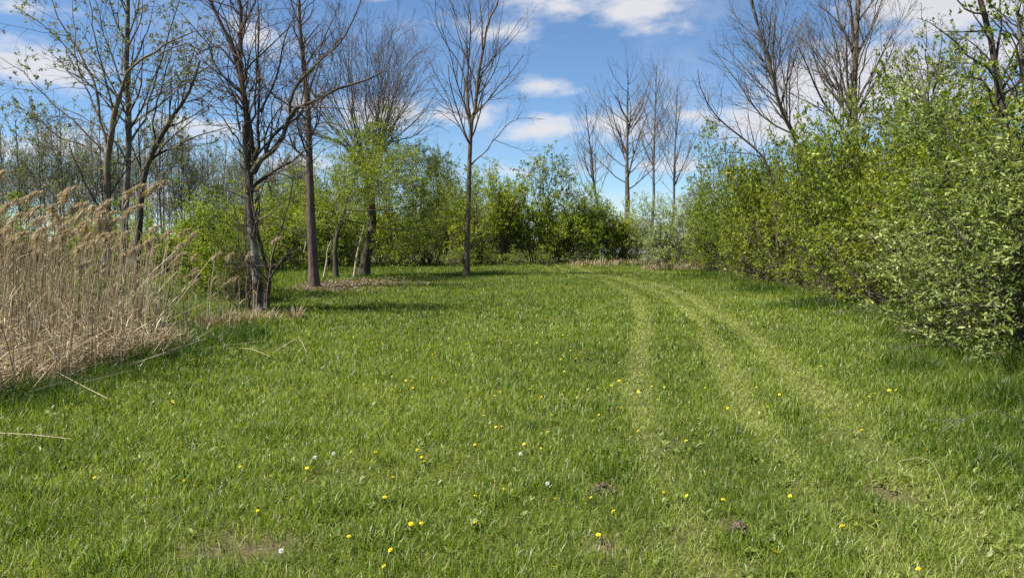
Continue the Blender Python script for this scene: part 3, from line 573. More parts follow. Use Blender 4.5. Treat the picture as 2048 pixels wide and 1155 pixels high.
# tree with the ridged trunk
make_tree('straight tree with ridged brown trunk standing in leaf litter', (628, 578), 25.0,
    [(628, 578), (626, 520), (623, 460), (621, 400), (619, 330), (617, 250), (612, 180), (606, 120), (600, 60), (598, 0)],
    [([(618, 300), (600, 260), (580, 215), (560, 170), (545, 110)], .04, .1), ([(617, 280), (640, 240), (650, 190), (665, 130), (670, 70)], .04, -.1), ([(612, 200), (590, 150), (575, 90), (570, 30)], .035, .1), ([(609, 150), (630, 100), (640, 50)], .035, -.2), ([(620, 370), (590, 345), (560, 330), (520, 320)], .025, .2), ([(619, 330), (650, 300), (690, 290), (720, 300)], .025, -.1), ([(621, 400), (600, 380), (580, 400), (560, 440)], .018, -.2), ([(622, 430), (640, 400), (650, 370), (655, 330)], .018, .2)],
    .17, bark='bark_brown', lv=GNARL, seed=5, tr_rad=.05, extra_dens=1.6, limb_r=.6)
# broad dense crowned tree
fan = []
for a_, b_, c_, d_ in [(650, 215, 585, 115), (625, 245, 550, 175), (685, 200, 640, 90), (700, 190, 670, 60), (715, 180, 700, 40), (735, 170, 740, 30), (750, 170, 770, 35), (765, 170, 800, 45), (780, 185, 830, 70), (790, 200, 850, 105), (800, 215, 870, 150), (820, 240, 895, 205), (690, 240, 620, 190), (760, 150, 790, 25), (675, 190, 615, 70), (700, 150, 690, 20), (640, 260, 565, 215), (725, 140, 720, 15), (775, 150, 825, 40), (795, 165, 855, 75), (805, 190, 875, 115), (825, 260, 900, 240), (655, 235, 575, 140), (790, 140, 840, 60)]:
    fan.append(([(738 + (a_ - 740) * .12, 345), (738 + (a_ - 740) * .45, 290), (a_, b_ + 15), (.5 * (a_ + c_), .5 * (b_ + d_)), (c_, d_ + 26)], .055))
make_tree('broad bare tree with dense fan of upswept branches behind the leafy sapling', (727, 552), 34.0,
    [(727, 552), (733, 510), (742, 470), (744, 430), (740, 390), (738, 345), (740, 300)], fan, .24, bark='bark_grey', trunk_bark='bark_dark', twig='twig', lv=DENSE, seed=6, tr_rad=.14, spread=.25, name='fan_tree', extra_dens=.95)
# centre tree
make_tree('tall slender bare tree standing alone in the middle of the lawn edge', (933, 552), 34.0,
    [(933, 552), (934, 500), (935, 450), (937, 400), (939, 332), (941, 277), (944, 239), (949, 229), (953, 190), (956, 156), (962, 120), (967, 100), (974, 52), (985, 25), (994, 10), (1005, -40)],
    [([(943, 245), (935, 208), (934, 156), (937, 87), (939, 17), (940, -60), (942, -130)], 0.075, .06), ([(934, 175), (922, 135), (894, 90), (877, 52), (873, 7), (870, -50)], 0.041, -.1), ([(956, 160), (994, 107), (1022, 80), (1046, 45), (1055, 20)], 0.041, .12),
     ([(949, 225), (994, 187), (1026, 166), (1057, 128)], 0.038, -.15), ([(940, 332), (952, 318), (974, 301), (994, 274), (1012, 256), (1033, 239), (1085, 239)], 0.045, -.05), ([(990, 280), (1015, 290), (1050, 300), (1075, 290)], 0.022, .1), ([(960, 312), (985, 325), (1010, 340)], 0.019, -.2),
     ([(942, 250), (922, 187), (905, 172), (887, 163)], 0.026, .2), ([(960, 140), (965, 80), (962, 20), (960, -50)], 0.038, .15), ([(937, 100), (918, 60), (905, 10), (900, -40)], 0.034, .15), ([(956, 160), (985, 130), (1000, 60), (1010, 0)], 0.034, -.15), ([(938, 365), (915, 345), (895, 335)], 0.022, .1), ([(939, 380), (965, 360), (985, 345)], 0.022, .15), ([(935, 450), (955, 420), (985, 380)], 0.019, -.1)],
    .142, bark='bark_tan', twig='twig', lv=ASH, seed=7, tr_rad=.03, S=24, extra_dens=.9, name='ash_tree')
# ash group beyond the far hedge
def ash(label, base, depth, top, px0, w, seed, r, lean=0):
    b, t = base; limbs = []
    g2 = np.random.default_rng(seed)
    H_ = b - top
    for k in range(15):
        f = .30 + .62 * k / 15; y0 = b - H_ * f; x0 = px0 + lean * f; sgn = 1 if (k + seed) % 2 else -1
        ww = w * (1.25 - f) * g2.uniform(.6, 1.1); hh = H_ * g2.uniform(.16, .28) * (1.3 - f)
        limbs.append(([(x0, y0), (x0 + sgn * ww * .4, y0 - hh * .35), (x0 + sgn * ww * .8, y0 - hh), (x0 + sgn * ww, y0 - hh * 1.7)], r * (.30 - .18 * f)))
    make_tree(label, (px0, t), depth, [(px0 - 8, t), (px0 + lean * .2 + 2, b - H_ * .2), (px0 + lean * .4, b - H_ * .4), (px0 + lean * .7, b - H_ * .7), (px0 + lean, top)], limbs, r, bark='bark_grey', twig='twig_grey', lv=ASH, seed=seed, tr_rad=.02, name='ash_tree', spread=.3, extra_dens=.85)
ash('tallest bare ash right of centre beyond the far hedge, thick grey trunk', (490, 526), 52, 125, 1252, 105, 21, .23, 4)
ash('shorter bare ash left of the tallest one, beyond the far hedge', (490, 522), 56, 205, 1202, 62, 22, .14, -32)
ash('slim bare ash just right of the tallest one, beyond the far hedge', (480, 522), 56, 130, 1303, 62, 23, .14, 10)
ash('slim bare ash nearest the right hedge, beyond the far hedge', (480, 520), 58, 172, 1343, 58, 24, .13, 12)
# right side trees above the hedge
make_tree('stout bare tree with fan of branches rising from the right hedge', (1708, 545), 27.0,
    [(1708, 545), (1709, 450), (1709, 350), (1709, 250), (1708, 190), (1710, 140), (1713, 60), (1716, 0), (1716, -80)],
    [([(1706, 235), (1692, 205), (1668, 140), (1640, 100), (1600, 65), (1565, 50)], .042, .1), ([(1700, 250), (1690, 240), (1680, 190), (1672, 120), (1655, 60), (1640, 0), (1630, -60)], .045, -.1), ([(1712, 220), (1722, 160), (1740, 90), (1760, 30), (1775, -40)], .045, .1), ([(1713, 230), (1735, 180), (1750, 130), (1785, 60), (1820, 20)], .038, -.1),
     ([(1709, 170), (1690, 110), (1678, 50), (1668, -20)], .036, .2), ([(1711, 150), (1730, 80), (1742, 10), (1750, -60)], .036, -.2), ([(1709, 260), (1730, 220), (1770, 190), (1820, 165)], .035, .2), ([(1706, 280), (1660, 230), (1620, 200), (1590, 190)], .035, -.1), ([(1712, 120), (1705, 50), (1700, -30)], .045, .1)],
    .16, bark='bark_tan', twig='twig_grey', lv=ASH, seed=11, tr_rad=.06, extra_dens=1.4, limb_r=.6)
make_tree('bare tree leaning left above the right hedge, beside the stout one', (1610, 540), 30.0,
    [(1610, 540), (1605, 430), (1600, 330), (1587, 267), (1559, 215), (1549, 163), (1532, 107), (1514, 45), (1500, 0), (1492, -60)],
    [([(1559, 215), (1525, 180), (1490, 140), (1455, 115), (1430, 95)], .045, .1), ([(1592, 290), (1570, 220), (1562, 160), (1556, 100), (1560, 30), (1570, -30)], .05, -.1), ([(1549, 163), (1525, 110), (1480, 60), (1470, 10)], .035, .15), ([(1587, 267), (1600, 220), (1598, 150), (1610, 90)], .04, .1), ([(1532, 107), (1545, 60), (1550, 10)], .03, -.1), ([(1570, 240), (1535, 215), (1500, 210), (1460, 215)], .03, -.2)],
    .13, bark='bark_grey', twig='twig_grey', lv=ASH, seed=12, tr_rad=.03, extra_dens=1.35, limb_r=.6)
make_tree('low bare tree arching left out of the right hedge into the sky', (1560, 545), 27.0,
    [(1560, 545), (1552, 430), (1540, 350), (1528, 315), (1500, 288), (1486, 277), (1462, 258), (1441, 242), (1420, 215), (1402, 180), (1395, 140)],
    [([(1486, 277), (1470, 230), (1465, 190)], .025, .1), ([(1510, 295), (1495, 240), (1490, 200)], .025, -.15), ([(1441, 242), (1415, 240), (1390, 210)], .02, .1), ([(1528, 315), (1480, 305), (1430, 310), (1385, 320)], .03, .1), ([(1535, 335), (1525, 280), (1530, 230)], .025, .15)],
    .07, bark='bark_brown', twig='twig', lv=GNARL, seed=13, tr_rad=.012, extra_dens=1.2)
make_tree('grey budding tree with dense rounded crown behind the right shrubs', (1850, 560), 22.0,
    [(1850, 560), (1852, 420), (1856, 320), (1858, 260), (1856, 220)],
    [([(1857, 270), (1830, 210), (1800, 160), (1785, 110)], .04), ([(1857, 255), (1845, 190), (1830, 130), (1820, 80)], .04), ([(1857, 250), (1870, 190), (1880, 120), (1885, 70)], .04), ([(1858, 260), (1900, 210), (1930, 150), (1945, 100)], .04), ([(1857, 280), (1800, 240), (1765, 210), (1745, 180)], .035), ([(1858, 280), (1920, 240), (1960, 200), (1990, 160)], .035), ([(1857, 240), (1858, 170), (1855, 110), (1850, 60)], .035)],
    .12, bark='bark_brown', twig='twig_grey', lv=[dict(q, wob=.2, dens=q['dens'] * 1.7, ang=(.4, 1.0)) for q in DENSE], leaf=dict(n=4, size=.055, frac=.8, asp=.6), name='budding_tree', seed=14, tr_rad=.09, spread=.4)
make_tree('large dark tree at right edge with long crooked limbs reaching left', (2035, 640), 14.5,
    [(2035, 640), (2030, 420), (2012, 260), (1993, 150), (1978, 60), (1962, 10), (1950, -60)],
    [([(1999, 240), (1985, 150), (1960, 135), (1930, 110), (1890, 75), (1860, 55), (1825, 40)], .04, -.05), ([(2000, 200), (1960, 155), (1910, 150), (1870, 140), (1830, 130)], .028, .1), ([(1990, 130), (2005, 60), (2010, 0), (2020, -60)], .04, .1), ([(1970, 30), (1930, 20), (1900, -10), (1880, -40)], .03, -.1), ([(2000, 220), (2040, 150), (2080, 100), (2120, 60)], .035, -.1), ([(1975, 60), (1945, 62), (1900, 60), (1870, 62)], .025, .15), ([(2003, 180), (2030, 120), (2045, 60), (2060, -10)], .04, -.2)],
    .10, bark='bark_dark', twig='twig', lv=GNARL, leaf=dict(n=6, size=.09, frac=.3, asp=.6, mat='honeysuckle', spread=.06), seed=15, tr_rad=.04, name='dark_tree')
make_tree('young leafy green tree at the right edge reaching the top corner', (2085, 700), 11.0,
    [(2085, 700), (2080, 500), (2068, 330), (2052, 200), (2042, 100), (2035, 20)],
    [([(2060, 260), (2030, 190), (2000, 150), (1975, 130)], .03), ([(2050, 190), (2015, 110), (1985, 75), (1960, 55)], .03), ([(2045, 130), (2030, 60), (2020, 0), (2012, -60)], .03), ([(2065, 300), (2030, 250), (2005, 230), (1985, 225)], .028), ([(2042, 110), (2060, 40), (2075, -20)], .03), ([(2040, 80), (2010, 30), (1995, 5)], .025)],
    .06, bark='bark_grey', twig='twig_grey', lv=[dict(dens=5.0, lrng=(.3, .55), ang=(.5, 1.1), up=.05, wob=.16, S=6, sides=4, rr=.5, rmin=.005, t0=.2), dict(dens=6.0, lrng=(.35, .7), ang=(.5, 1.1), up=.03, wob=.18, S=5, sides=3, rmin=.0035)],
    leaf=dict(n=17, size=.065, asp=.6, mat='honeysuckle'), name='leafy_tree', seed=19, spread=.4, tr_rad=.02)
# leafy saplings
lt1 = make_tree('leafy yellow green small tree in front of the dense bare one', (672, 556), 32.0,
    [(672, 556), (671, 525), (670, 500), (676, 460), (690, 420)],
    [([(671, 505), (690, 440), (715, 380), (740, 330)], .05), ([(671, 500), (650, 450), (645, 400), (660, 360)], .035), ([(680, 460), (720, 410), (770, 380), (820, 350)], .045), ([(685, 430), (720, 360), (760, 320), (790, 290)], .045), ([(690, 420), (750, 420), (810, 410), (870, 390)], .04), ([(690, 430), (700, 360), (710, 310), (720, 280)], .04), ([(700, 410), (760, 360), (820, 310), (850, 300)], .04), ([(690, 440), (740, 450), (800, 460), (850, 450)], .035)],
    .12, bark='bark_dark', twig='twig_grey', lv=[dict(dens=4.6, lrng=(.4, .75), ang=(.5, 1.1), up=.05, wob=.16, S=6, sides=4, rr=.5, rmin=.006, t0=.25), dict(dens=6.5, lrng=(.35, .7), ang=(.5, 1.1), up=.03, wob=.18, S=5, sides=3, rmin=.004), dict(dens=3.2, lrng=(.4, .8), ang=(.5, 1.1), up=.02, wob=.18, S=4, sides=3, rmin=.004)],
    leaf=dict(n=19, size=.085, asp=.6, spread=.07, mat='honeysuckle', amean=.50), name='leafy_tree', seed=16, spread=.45, tr_rad=.06)
make_tree('dark green open crowned small tree rising above the far hedge', (1085, 522), 51.0,
    [(1085, 522), (1088, 470), (1092, 430), (1095, 400)],
    [([(1090, 450), (1070, 400), (1060, 360), (1055, 340)], .06), ([(1092, 430), (1095, 380), (1105, 345), (1110, 325)], .06), ([(1092, 420), (1120, 385), (1140, 360), (1150, 345)], .06), ([(1092, 440), (1130, 420), (1160, 410), (1175, 395)], .05), ([(1090, 440), (1050, 410), (1030, 385), (1020, 365)], .05), ([(1093, 410), (1085, 370), (1085, 345)], .05)],
    .14, bark='bark_dark', twig='twig', lv=[dict(dens=4.2, lrng=(.3, .6), ang=(.5, 1.0), up=.06, wob=.16, S=6, sides=4, rr=.5, rmin=.007, t0=.3), dict(dens=4.6, lrng=(.35, .7), ang=(.5, 1.1), up=.03, wob=.18, S=5, sides=3, rmin=.006), dict(dens=2.5, lrng=(.4, .8), ang=(.5, 1.1), up=.02, wob=.18, S=4, sides=3, rmin=.006)],
    leaf=dict(n=15, size=.125, asp=.6, spread=.06, mat='honeysuckle', amean=.3), name='leafy_tree', seed=17, spread=.45, tr_rad=.06)
make_tree('thin sapling with sparse pale leaves left of the centre tree', (878, 515), 48.0,
    [(878, 515), (877, 450), (876, 400), (872, 350), (870, 310)],
    [([(875, 390), (900, 340), (930, 300)], .03), ([(873, 360), (850, 320), (845, 290)], .03), ([(872, 340), (890, 310), (900, 285)], .03), ([(878, 420), (920, 390), (940, 360)], .025)],
    .06, bark='bark_grey', twig='twig_grey', lv=SOFT, leaf=dict(n=5, size=.10, frac=.9, asp=.6), name='budding_tree', seed=18, tr_rad=.02, spread=.3)

# generic thin saplings in the belt behind the left trees
def sapling(seed, H_, bud):
    global rng
    g2 = np.random.default_rng(seed); base = (1024, HOR + CAM_H / 40 * F_PX); k = F_PX / 40
    top = base[1] - H_ * k; limbs = []
    for i in range(9):
        f = .25 + .65 * i / 9; y0 = base[1] - H_ * k * f; sg = 1 if i % 2 else -1; w = g2.uniform(25, 55) * (1.2 - f); h = g2.uniform(50, 95) * (1.2 - f)
        limbs.append(([(1024, y0), (1024 + sg * w * .5, y0 - h * .5), (1024 + sg * w, y0 - h * 1.2)], .02))
    return make_tree('x', base, 40.0, [(1024, base[1]), (1024 + g2.uniform(-6, 6), base[1] - H_ * k * .5), (1024 + g2.uniform(-10, 10), top)], limbs, .05, bark='bark_grey', twig='twig_grey', lv=ASH, seed=seed, tr_rad=.015, spread=.5,
                     leaf=dict(n=3.2, size=.08, frac=.9, asp=.65, spread=.03, t0=.3) if bud else None, name='thin_sapling', extra_dens=1.6)
sp = [sapling(31, 7.5, True), sapling(32, 8.5, True), sapling(33, 6.5, True)]
g3 = np.random.default_rng(9)
for k in range(68):
    px = -120 + 760 * k / 68 + g3.uniform(-14, 14); d_ = g3.uniform(34, 54) if px < 440 else g3.uniform(46, 56)
    place(sp[k % 3], px=px, depth=d_, s=g3.uniform(.75, 1.15), label='thin young sapling in the thicket behind the left trees', group='thin saplings behind the left trees')
for k, px in enumerate([690, 760, 830, 880, 1400, 1450, 1500, 1560, 1640, 1760, 1830, 1900, 1980]):
    place(sp[(k + 1) % 3], px=px, depth=g3.uniform(50, 58) if px < 1000 else g3.uniform(38, 48), s=g3.uniform(.9, 1.2) if px < 1000 else g3.uniform(.75, 1.0), label='thin sapling poking up behind the far hedge' if px < 1000 else 'thin sapling poking up behind the right hedge', group='saplings behind the far hedge' if px < 1000 else 'saplings behind the right hedge')

# ------------------------------------------------------------------ grass
def sample(n, y0, y1, pad=1.2):
    r = np.random.default_rng(int(n + y0 * 10)); y = np.sqrt(r.random(n) * (y1 ** 2 - y0 ** 2) + y0 ** 2) if y0 > 0 else r.random(n) * y1
    x = (r.random(n) * 2 - 1) * (.70 * y + pad); return x, y
def lawn():
    global rng
    rng = np.random.default_rng(77)
    bands = [(2.9, 4.6, 4900, 3, .0035), (4.6, 6.5, 3400, 3, .0043), (6.5, 9.0, 2200, 2, .0056), (9, 13, 1150, 2, .0078), (13, 20, 540, 2, .0117), (20, 31, 240, 1, .018), (31, 50, 100, 1, .030)]
    mb = MB(); tot = 0
    for y0, y1, dens, segs, wd in bands:
        area = .70 * (y1 ** 2 - y0 ** 2) + 2 * 1.2 * (y1 - y0)
        x, y = sample(int(dens * area), y0, y1)
        ex = (x - xr(y)); el_ = xl(y) - x                         # beyond the right hedge line, inside the reeds
        pr = np.ones_like(x); pr *= np.clip(1 - (ex - .5) / 1.0, 0, 1); pr *= np.where(el_ > 0, np.clip(.55 - el_ * .25 + np.clip((x + .5 * y) / .5, 0, 1), .08, 1), 1)
        pr *= np.clip(1 - leaf_patch(x, y) * .75, .1, 1); b_ = bare(x, y); pr *= 1 - .93 * b_
        tk = track(x, y); ps = fbm(x, y, .55, 21); pb = fbm(x, y, 2.6, 22)
        pr *= (1 - .05 * tk) * np.clip(.55 + ps * .9, .4, 1); pr *= np.where(x < -16, .6, 1)
        k = rng.random(len(x)) < pr; x, y, tk, ps, pb, ex, el_, b_ = [q[k] for q in (x, y, tk, ps, pb, ex, el_, b_)]; n = len(x)
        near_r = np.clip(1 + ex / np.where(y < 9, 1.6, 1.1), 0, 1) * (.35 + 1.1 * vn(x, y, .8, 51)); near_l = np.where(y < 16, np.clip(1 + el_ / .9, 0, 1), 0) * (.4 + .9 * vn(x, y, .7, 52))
        meadow = np.clip((-x - 5.6 - .12 * (y - 16)) / 1.5, 0, 1) * (y > 15); far = np.clip((y - 45.5) / 2, 0, 1)
        H = (.055 + .060 * ps) * (.75 + .55 * pb) * rng.uniform(.55, 1.35, n)
        H *= 1 - .55 * tk; H += (.19 + .16 * (y < 10)) * np.clip(near_r, 0, 1.2) * rng.uniform(.4, 1, n) + .15 * np.clip(near_l, 0, 1.2) * rng.uniform(.4, 1, n) + .22 * meadow * rng.uniform(.3, 1, n) + .2 * far * rng.uniform(.3, 1, n)
        shade_clump = np.zeros(n)  # taller clumps, tinted darker to stand in for shade along the lawn edges
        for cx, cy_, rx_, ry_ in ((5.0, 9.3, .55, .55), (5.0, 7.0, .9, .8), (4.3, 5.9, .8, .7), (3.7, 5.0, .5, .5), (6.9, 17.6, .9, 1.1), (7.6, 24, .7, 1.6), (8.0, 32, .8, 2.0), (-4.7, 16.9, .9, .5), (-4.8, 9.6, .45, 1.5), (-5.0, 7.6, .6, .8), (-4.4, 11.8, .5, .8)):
            shade_clump = np.maximum(shade_clump, np.exp(-((x - cx) / rx_) ** 2 - ((y - cy_) / ry_) ** 2))
        shade_clump *= .55 + .9 * vn(x, y, .3, 63); H += .10 * shade_clump * rng.uniform(.4, 1.1, n)
        # taller clumps, each with its own tilt direction
        cl = np.clip((vn(x, y, .22, 61) - .62) * 4, 0, 1) * (1 - tk); H *= 1 + .35 * cl
        yaw = rng.uniform(0, 2 * np.pi, n) + 1.2 * (vn(x, y, .5, 62) - .5)
        lean = np.abs(rng.normal(0, .42, n)) + .6 * tk * rng.random(n); curve = rng.uniform(.15, 1.7, n)
        a = np.clip(.53 + .018 * np.clip(x, -5, 6) + .42 * (pb - .5) + .45 * (fbm(x, y, .9, 23) - .5) + .26 * rng.normal(size=n) + .44 * tk - .34 * np.clip(near_r, 0, 1) - .22 * np.clip(near_l, 0, 1) - .12 * cl - .62 * shade_clump, 0, 1)  # hedge shade is put into the tint at the right verge and clumps
        dry = np.where(rng.random(n) < .035 + .06 * tk + .30 * b_ + .04 * (ps > .62), rng.uniform(.4, 1, n), .16 * tk * rng.random(n))
        P = np.stack((x, y, gz(x, y) - .004), -1)
        w = 1.25 * wd * rng.uniform(.6, 1.35, n) * (1 + .35 * cl)
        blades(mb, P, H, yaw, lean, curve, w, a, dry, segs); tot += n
    # cut clippings lying flat
    x, y = sample(16000, 2.9, 16); k = rng.random(len(x)) < (.12 + .9 * track(x, y)) * (x > xl(y)) * (x < xr(y)); x, y = x[k], y[k]; n = len(x)
    blades(mb, np.stack((x, y, gz(x, y) + rng.uniform(.02, .06, n)), -1), rng.uniform(.03, .09, n), rng.uniform(0, 6.28, n), rng.uniform(1.2, 1.7, n), rng.uniform(-.3, .3, n), .003 + .0006 * y * rng.uniform(.6, 1.2, n), rng.uniform(.3, 1, n), rng.uniform(.1, .7, n), 1)
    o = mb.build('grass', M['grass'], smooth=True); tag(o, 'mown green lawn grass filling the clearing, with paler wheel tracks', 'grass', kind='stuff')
    print('blades', tot, 'faces', len(o.data.polygons))
    # broad leaved weeds between the blades
    wm = MB(); x, y = sample(5200, 2.9, 13); k = rng.random(len(x)) < np.clip((fbm(x, y, .8, 71) - .42) * 3.5, .04, .8) * (x > xl(y) + .2) * (x < xr(y) - .3); x, y = x[k], y[k]
    for _ in range(6):
        n = len(x); yaw = rng.uniform(0, 6.28, n); ln = rng.uniform(.025, .06, n); el2 = rng.uniform(.2, .9, n)
        d = np.stack((np.cos(yaw) * np.cos(el2), np.sin(yaw) * np.cos(el2), np.sin(el2)), -1); s = np.stack((-np.sin(yaw), np.cos(yaw), np.zeros(n)), -1); w = ln * rng.uniform(.13, .24, n)
        b0 = np.stack((x, y, gz(x, y) + .025), -1); f = lambda t, q, z=0: b0 + d * (ln * t)[:, None] + s * (w * q)[:, None] + np.array([0, 0, 1.]) * (ln * z)[:, None]
        V = np.stack((f(0, 0), f(.45, 1, .03), f(.8, .8, -.03), f(1.05, 0, -.14), f(.8, -.8, -.03), f(.45, -1, .03)), 1)
        wm.add(V, quads=(np.array([[0, 1, 2, 3], [0, 3, 4, 5]])[None] + (np.arange(n) * 6)[:, None, None]).reshape(-1, 4), a=np.repeat(rng.random(n), 6))
    o = wm.build('broadleaf_weeds', M['weed']); tag(o, 'low broad leaved weeds scattered between the grass blades', 'weeds', kind='stuff')
lawn()

# dry tussocks at the edges
def tussocks(spots, name, label):
    global rng
    rng = np.random.default_rng(91); mb = MB()
    for (x, y, r, n, h) in spots:
        a_ = rng.uniform(0, 6.28, n); rr_ = r * np.sqrt(rng.random(n)); P = np.stack((x + rr_ * np.cos(a_), y + rr_ * np.sin(a_), np.zeros(n)), -1); P[:, 2] = gz(P[:, 0], P[:, 1])
        blades(mb, P, h * rng.uniform(.4, 1.1, n), a_ + rng.normal(0, .8, n), np.abs(rng.normal(.2, .25, n)), rng.uniform(.1, 1.3, n), (.004 + .0006 * y) * rng.uniform(.6, 1.3, n), rng.random(n), np.zeros(n), 3)
    o = mb.build(name, M['reed']); tag(o, label, 'dry grass', kind='stuff'); return o
sp_ = []
for px, py, r, n, h in [(592, 638, .16, 120, .34), (555, 645, .12, 50, .25), (520, 642, .28, 170, .32), (470, 650, .4, 220, .35), (435, 655, .4, 260, .4)]:
    p = gpt(px, py); sp_.append((p[0], p[1], r, n, h))
tussocks(sp_, 'dry_tussocks', 'dry tan grass tussocks round the foot of multi stemmed tree')
sp_ = []
for px in range(1150, 1290, 14):
    sp_.append(((px - 1024) / F_PX * 46.2, 46.2 + (px % 5) * .25, .5, 60, .5))
for px in range(1300, 1380, 12): sp_.append(((px - 1024) / F_PX * 40, 40.0 - (px - 1300) * .03, .5, 70, .5))
tussocks(sp_, 'dry_verge', 'dry tan grass strip along the foot of the far hedge')

# dead leaves lying under trees and hedge
def dead_leaves():
    global rng
    rng = np.random.default_rng(92); n = 60000
    y = rng.uniform(5, 44, n); side = rng.random(n); x = np.where(side < .62, xr(y) + rng.uniform(-.4, 3.0, n), -6.5 + rng.normal(0, 2.4, n)); y = np.where(side < .62, y, 26 + rng.normal(0, 2.6, n))
    k = rng.random(n) < np.clip(leaf_patch(x, y), 0, 1) * .9; x, y = x[k], y[k]; n = len(x)
    P = np.stack((x, y, gz(x, y) + rng.uniform(.01, .05, n)), -1); yaw = rng.uniform(0, 6.28, n); mb = MB()
    d = nrm(np.stack((np.cos(yaw), np.sin(yaw), rng.normal(0, .35, n)), -1)); s = nrm(np.stack((-np.sin(yaw), np.cos(yaw), rng.normal(0, .35, n)), -1)); ln = rng.uniform(.03, .075, n) * (1 + y * .02); w = ln * .32
    V = np.stack((P, P + d * (ln * .5)[:, None] + s * w[:, None], P + d * ln[:, None], P + d * (ln * .5)[:, None] - s * w[:, None]), 1)
    mb.add(V, tris=(np.array([[0, 1, 2], [0, 2, 3]])[None] + (np.arange(n) * 4)[:, None, None]).reshape(-1, 3), a=np.repeat(rng.random(n), 4))
    o = mb.build('dead_leaves', M['litter']); tag(o, 'brown dead leaves lying under the right hedge and the ridged tree', 'leaf litter', kind='stuff')
dead_leaves()

# ------------------------------------------------------------------ reeds
def reed_bed():
    global rng
    rng = np.random.default_rng(81); mb = MB()
    n = 7800; y = 6.2 + 10.5 * rng.random(n); x = xl(np.minimum(y, 15.9)) - 12 * rng.random(n) ** 1.25 + .12
    sparse = np.clip((x + .50 * y) / .5, 0, 1) * (y > 8.5)             # thin eastern fringe
    k = (rng.random(n) < np.where(sparse > 0, 1 - .90 * sparse, 1)) & (x > -.72 * y - 2) & (rng.random(n) < .55 + .6 * fbm(x, y, 1.2, 82)) ; x, y, sparse = x[k], y[k], sparse[k]; n = len(x)
    H = np.where(rng.random(n) < .50, rng.uniform(.3, 1.1, n), rng.uniform(1.1, 2.05, n)); edge = np.clip((xl(np.minimum(y, 15.9)) - x) / 1.3, .15, 1); H *= .40 + .60 * edge
    az_ = rng.normal(.2, 1.4, n); tilt = np.abs(rng.normal(0, .085, n)) + np.where(rng.random(n) < .10, rng.uniform(.25, .9, n), 0)
    d = np.stack((np.sin(tilt) * np.cos(az_), np.sin(tilt) * np.sin(az_), np.cos(tilt)), -1); S = 4
    pts = [np.stack((x, y, gz(x, y)), -1)]
    for i in range(S - 1):
        d = nrm(d + rng.normal(size=(n, 3)) * .04 + np.stack((np.cos(az_), np.sin(az_), -.3 + 0 * az_), -1) * .035); pts.append(pts[-1] + d * (H / (S - 1))[:, None])
    P = np.stack(pts, 1); R = (.0045 + .0045 * rng.random(n) ** 2)[:, None] * np.linspace(1, .55, S)[None]
    a = np.clip(rng.normal(.66, .34, n), 0, 1); tubes(mb, P, R, 3, a=a, b=np.where(rng.random(n) < .06, .8, 0))
    # dry leaves on the stalks
    for t in (.3, .55, .8):
        sel = rng.random(n) < .34; q = P[sel]; m = len(q); f = t * (S - 1); i = int(f); b0 = q[:, i] + (q[:, i + 1] - q[:, i]) * (f - i)
        yaw = rng.uniform(0, 6.28, m); blades(mb, b0, rng.uniform(.12, .42, m), yaw, rng.uniform(.2, .9, m), rng.uniform(.2, 2.0, m), rng.uniform(.006, .014, m), np.clip(rng.normal(.6, .25, m), 0, 1), np.where(rng.random(m) < .05, .7, 0), 3)
    # fallen and broken stalks matted on the ground along the edge
    m = 4400; y = 6.6 + 3.9 * rng.random(m); x = xl(y) + .18 - rng.random(m) ** 1.6 * 2.6; az_ = rng.uniform(0, 6.28, m); az_ = np.where(rng.random(m) < .55, rng.normal(.5, .45, m), az_)
    Ln = rng.uniform(.25, 1.15, m); d = np.stack((np.cos(az_), np.sin(az_), rng.normal(.05, .16, m)), -1); z0 = gz(x, y) + rng.random(m) ** 2 * .38 * np.clip((xl(y) - x + .1) / .6, .1, 1)
    p0 = np.stack((x, y, z0), -1); p1 = p0 + d * Ln[:, None] * .5 + rng.normal(size=(m, 3)) * .015; p2 = p0 + d * Ln[:, None] + rng.normal(size=(m, 3)) * .05
    k = (p2[:, 0] < xl(p2[:, 1]) + .15) | (rng.random(m) < .02); p0, p1, p2 = p0[k], p1[k], p2[k]; m = k.sum()
    PP = np.stack((p0, p1, p2), 1); PP[..., 2] = np.maximum(PP[..., 2], gz(PP[..., 0], PP[..., 1]) + .01)
    tubes(mb, PP, np.tile(np.array([[.0042, .004, .0028]]), (m, 1)) * rng.uniform(.7, 1.4, (m, 1)), 3, a=np.clip(rng.normal(.68, .22, m), 0, 1))
    # shredded leaf litter inside the bed
    m = 11000; y = 6.4 + 4.6 * rng.random(m); x = xl(np.minimum(y, 15.9)) - rng.random(m) ** 1.3 * 4.5; P = np.stack((x, y, gz(x, y) + .02 + .32 * rng.random(m) ** 2), -1)
    blades(mb, P, rng.uniform(.08, .3, m), rng.uniform(0, 6.28, m), rng.uniform(.7, 1.7, m), rng.uniform(-.4, .9, m), rng.uniform(.006, .014, m), np.clip(rng.normal(.6, .25, m), 0, 1), np.zeros(m), 2)
    o = mb.build('reeds', M['reed']); tag(o, 'dense bed of dry tan reed stalks and fallen stems at left', 'reeds', kind='stuff'); print('reeds', len(o.data.polygons))
reed_bed()

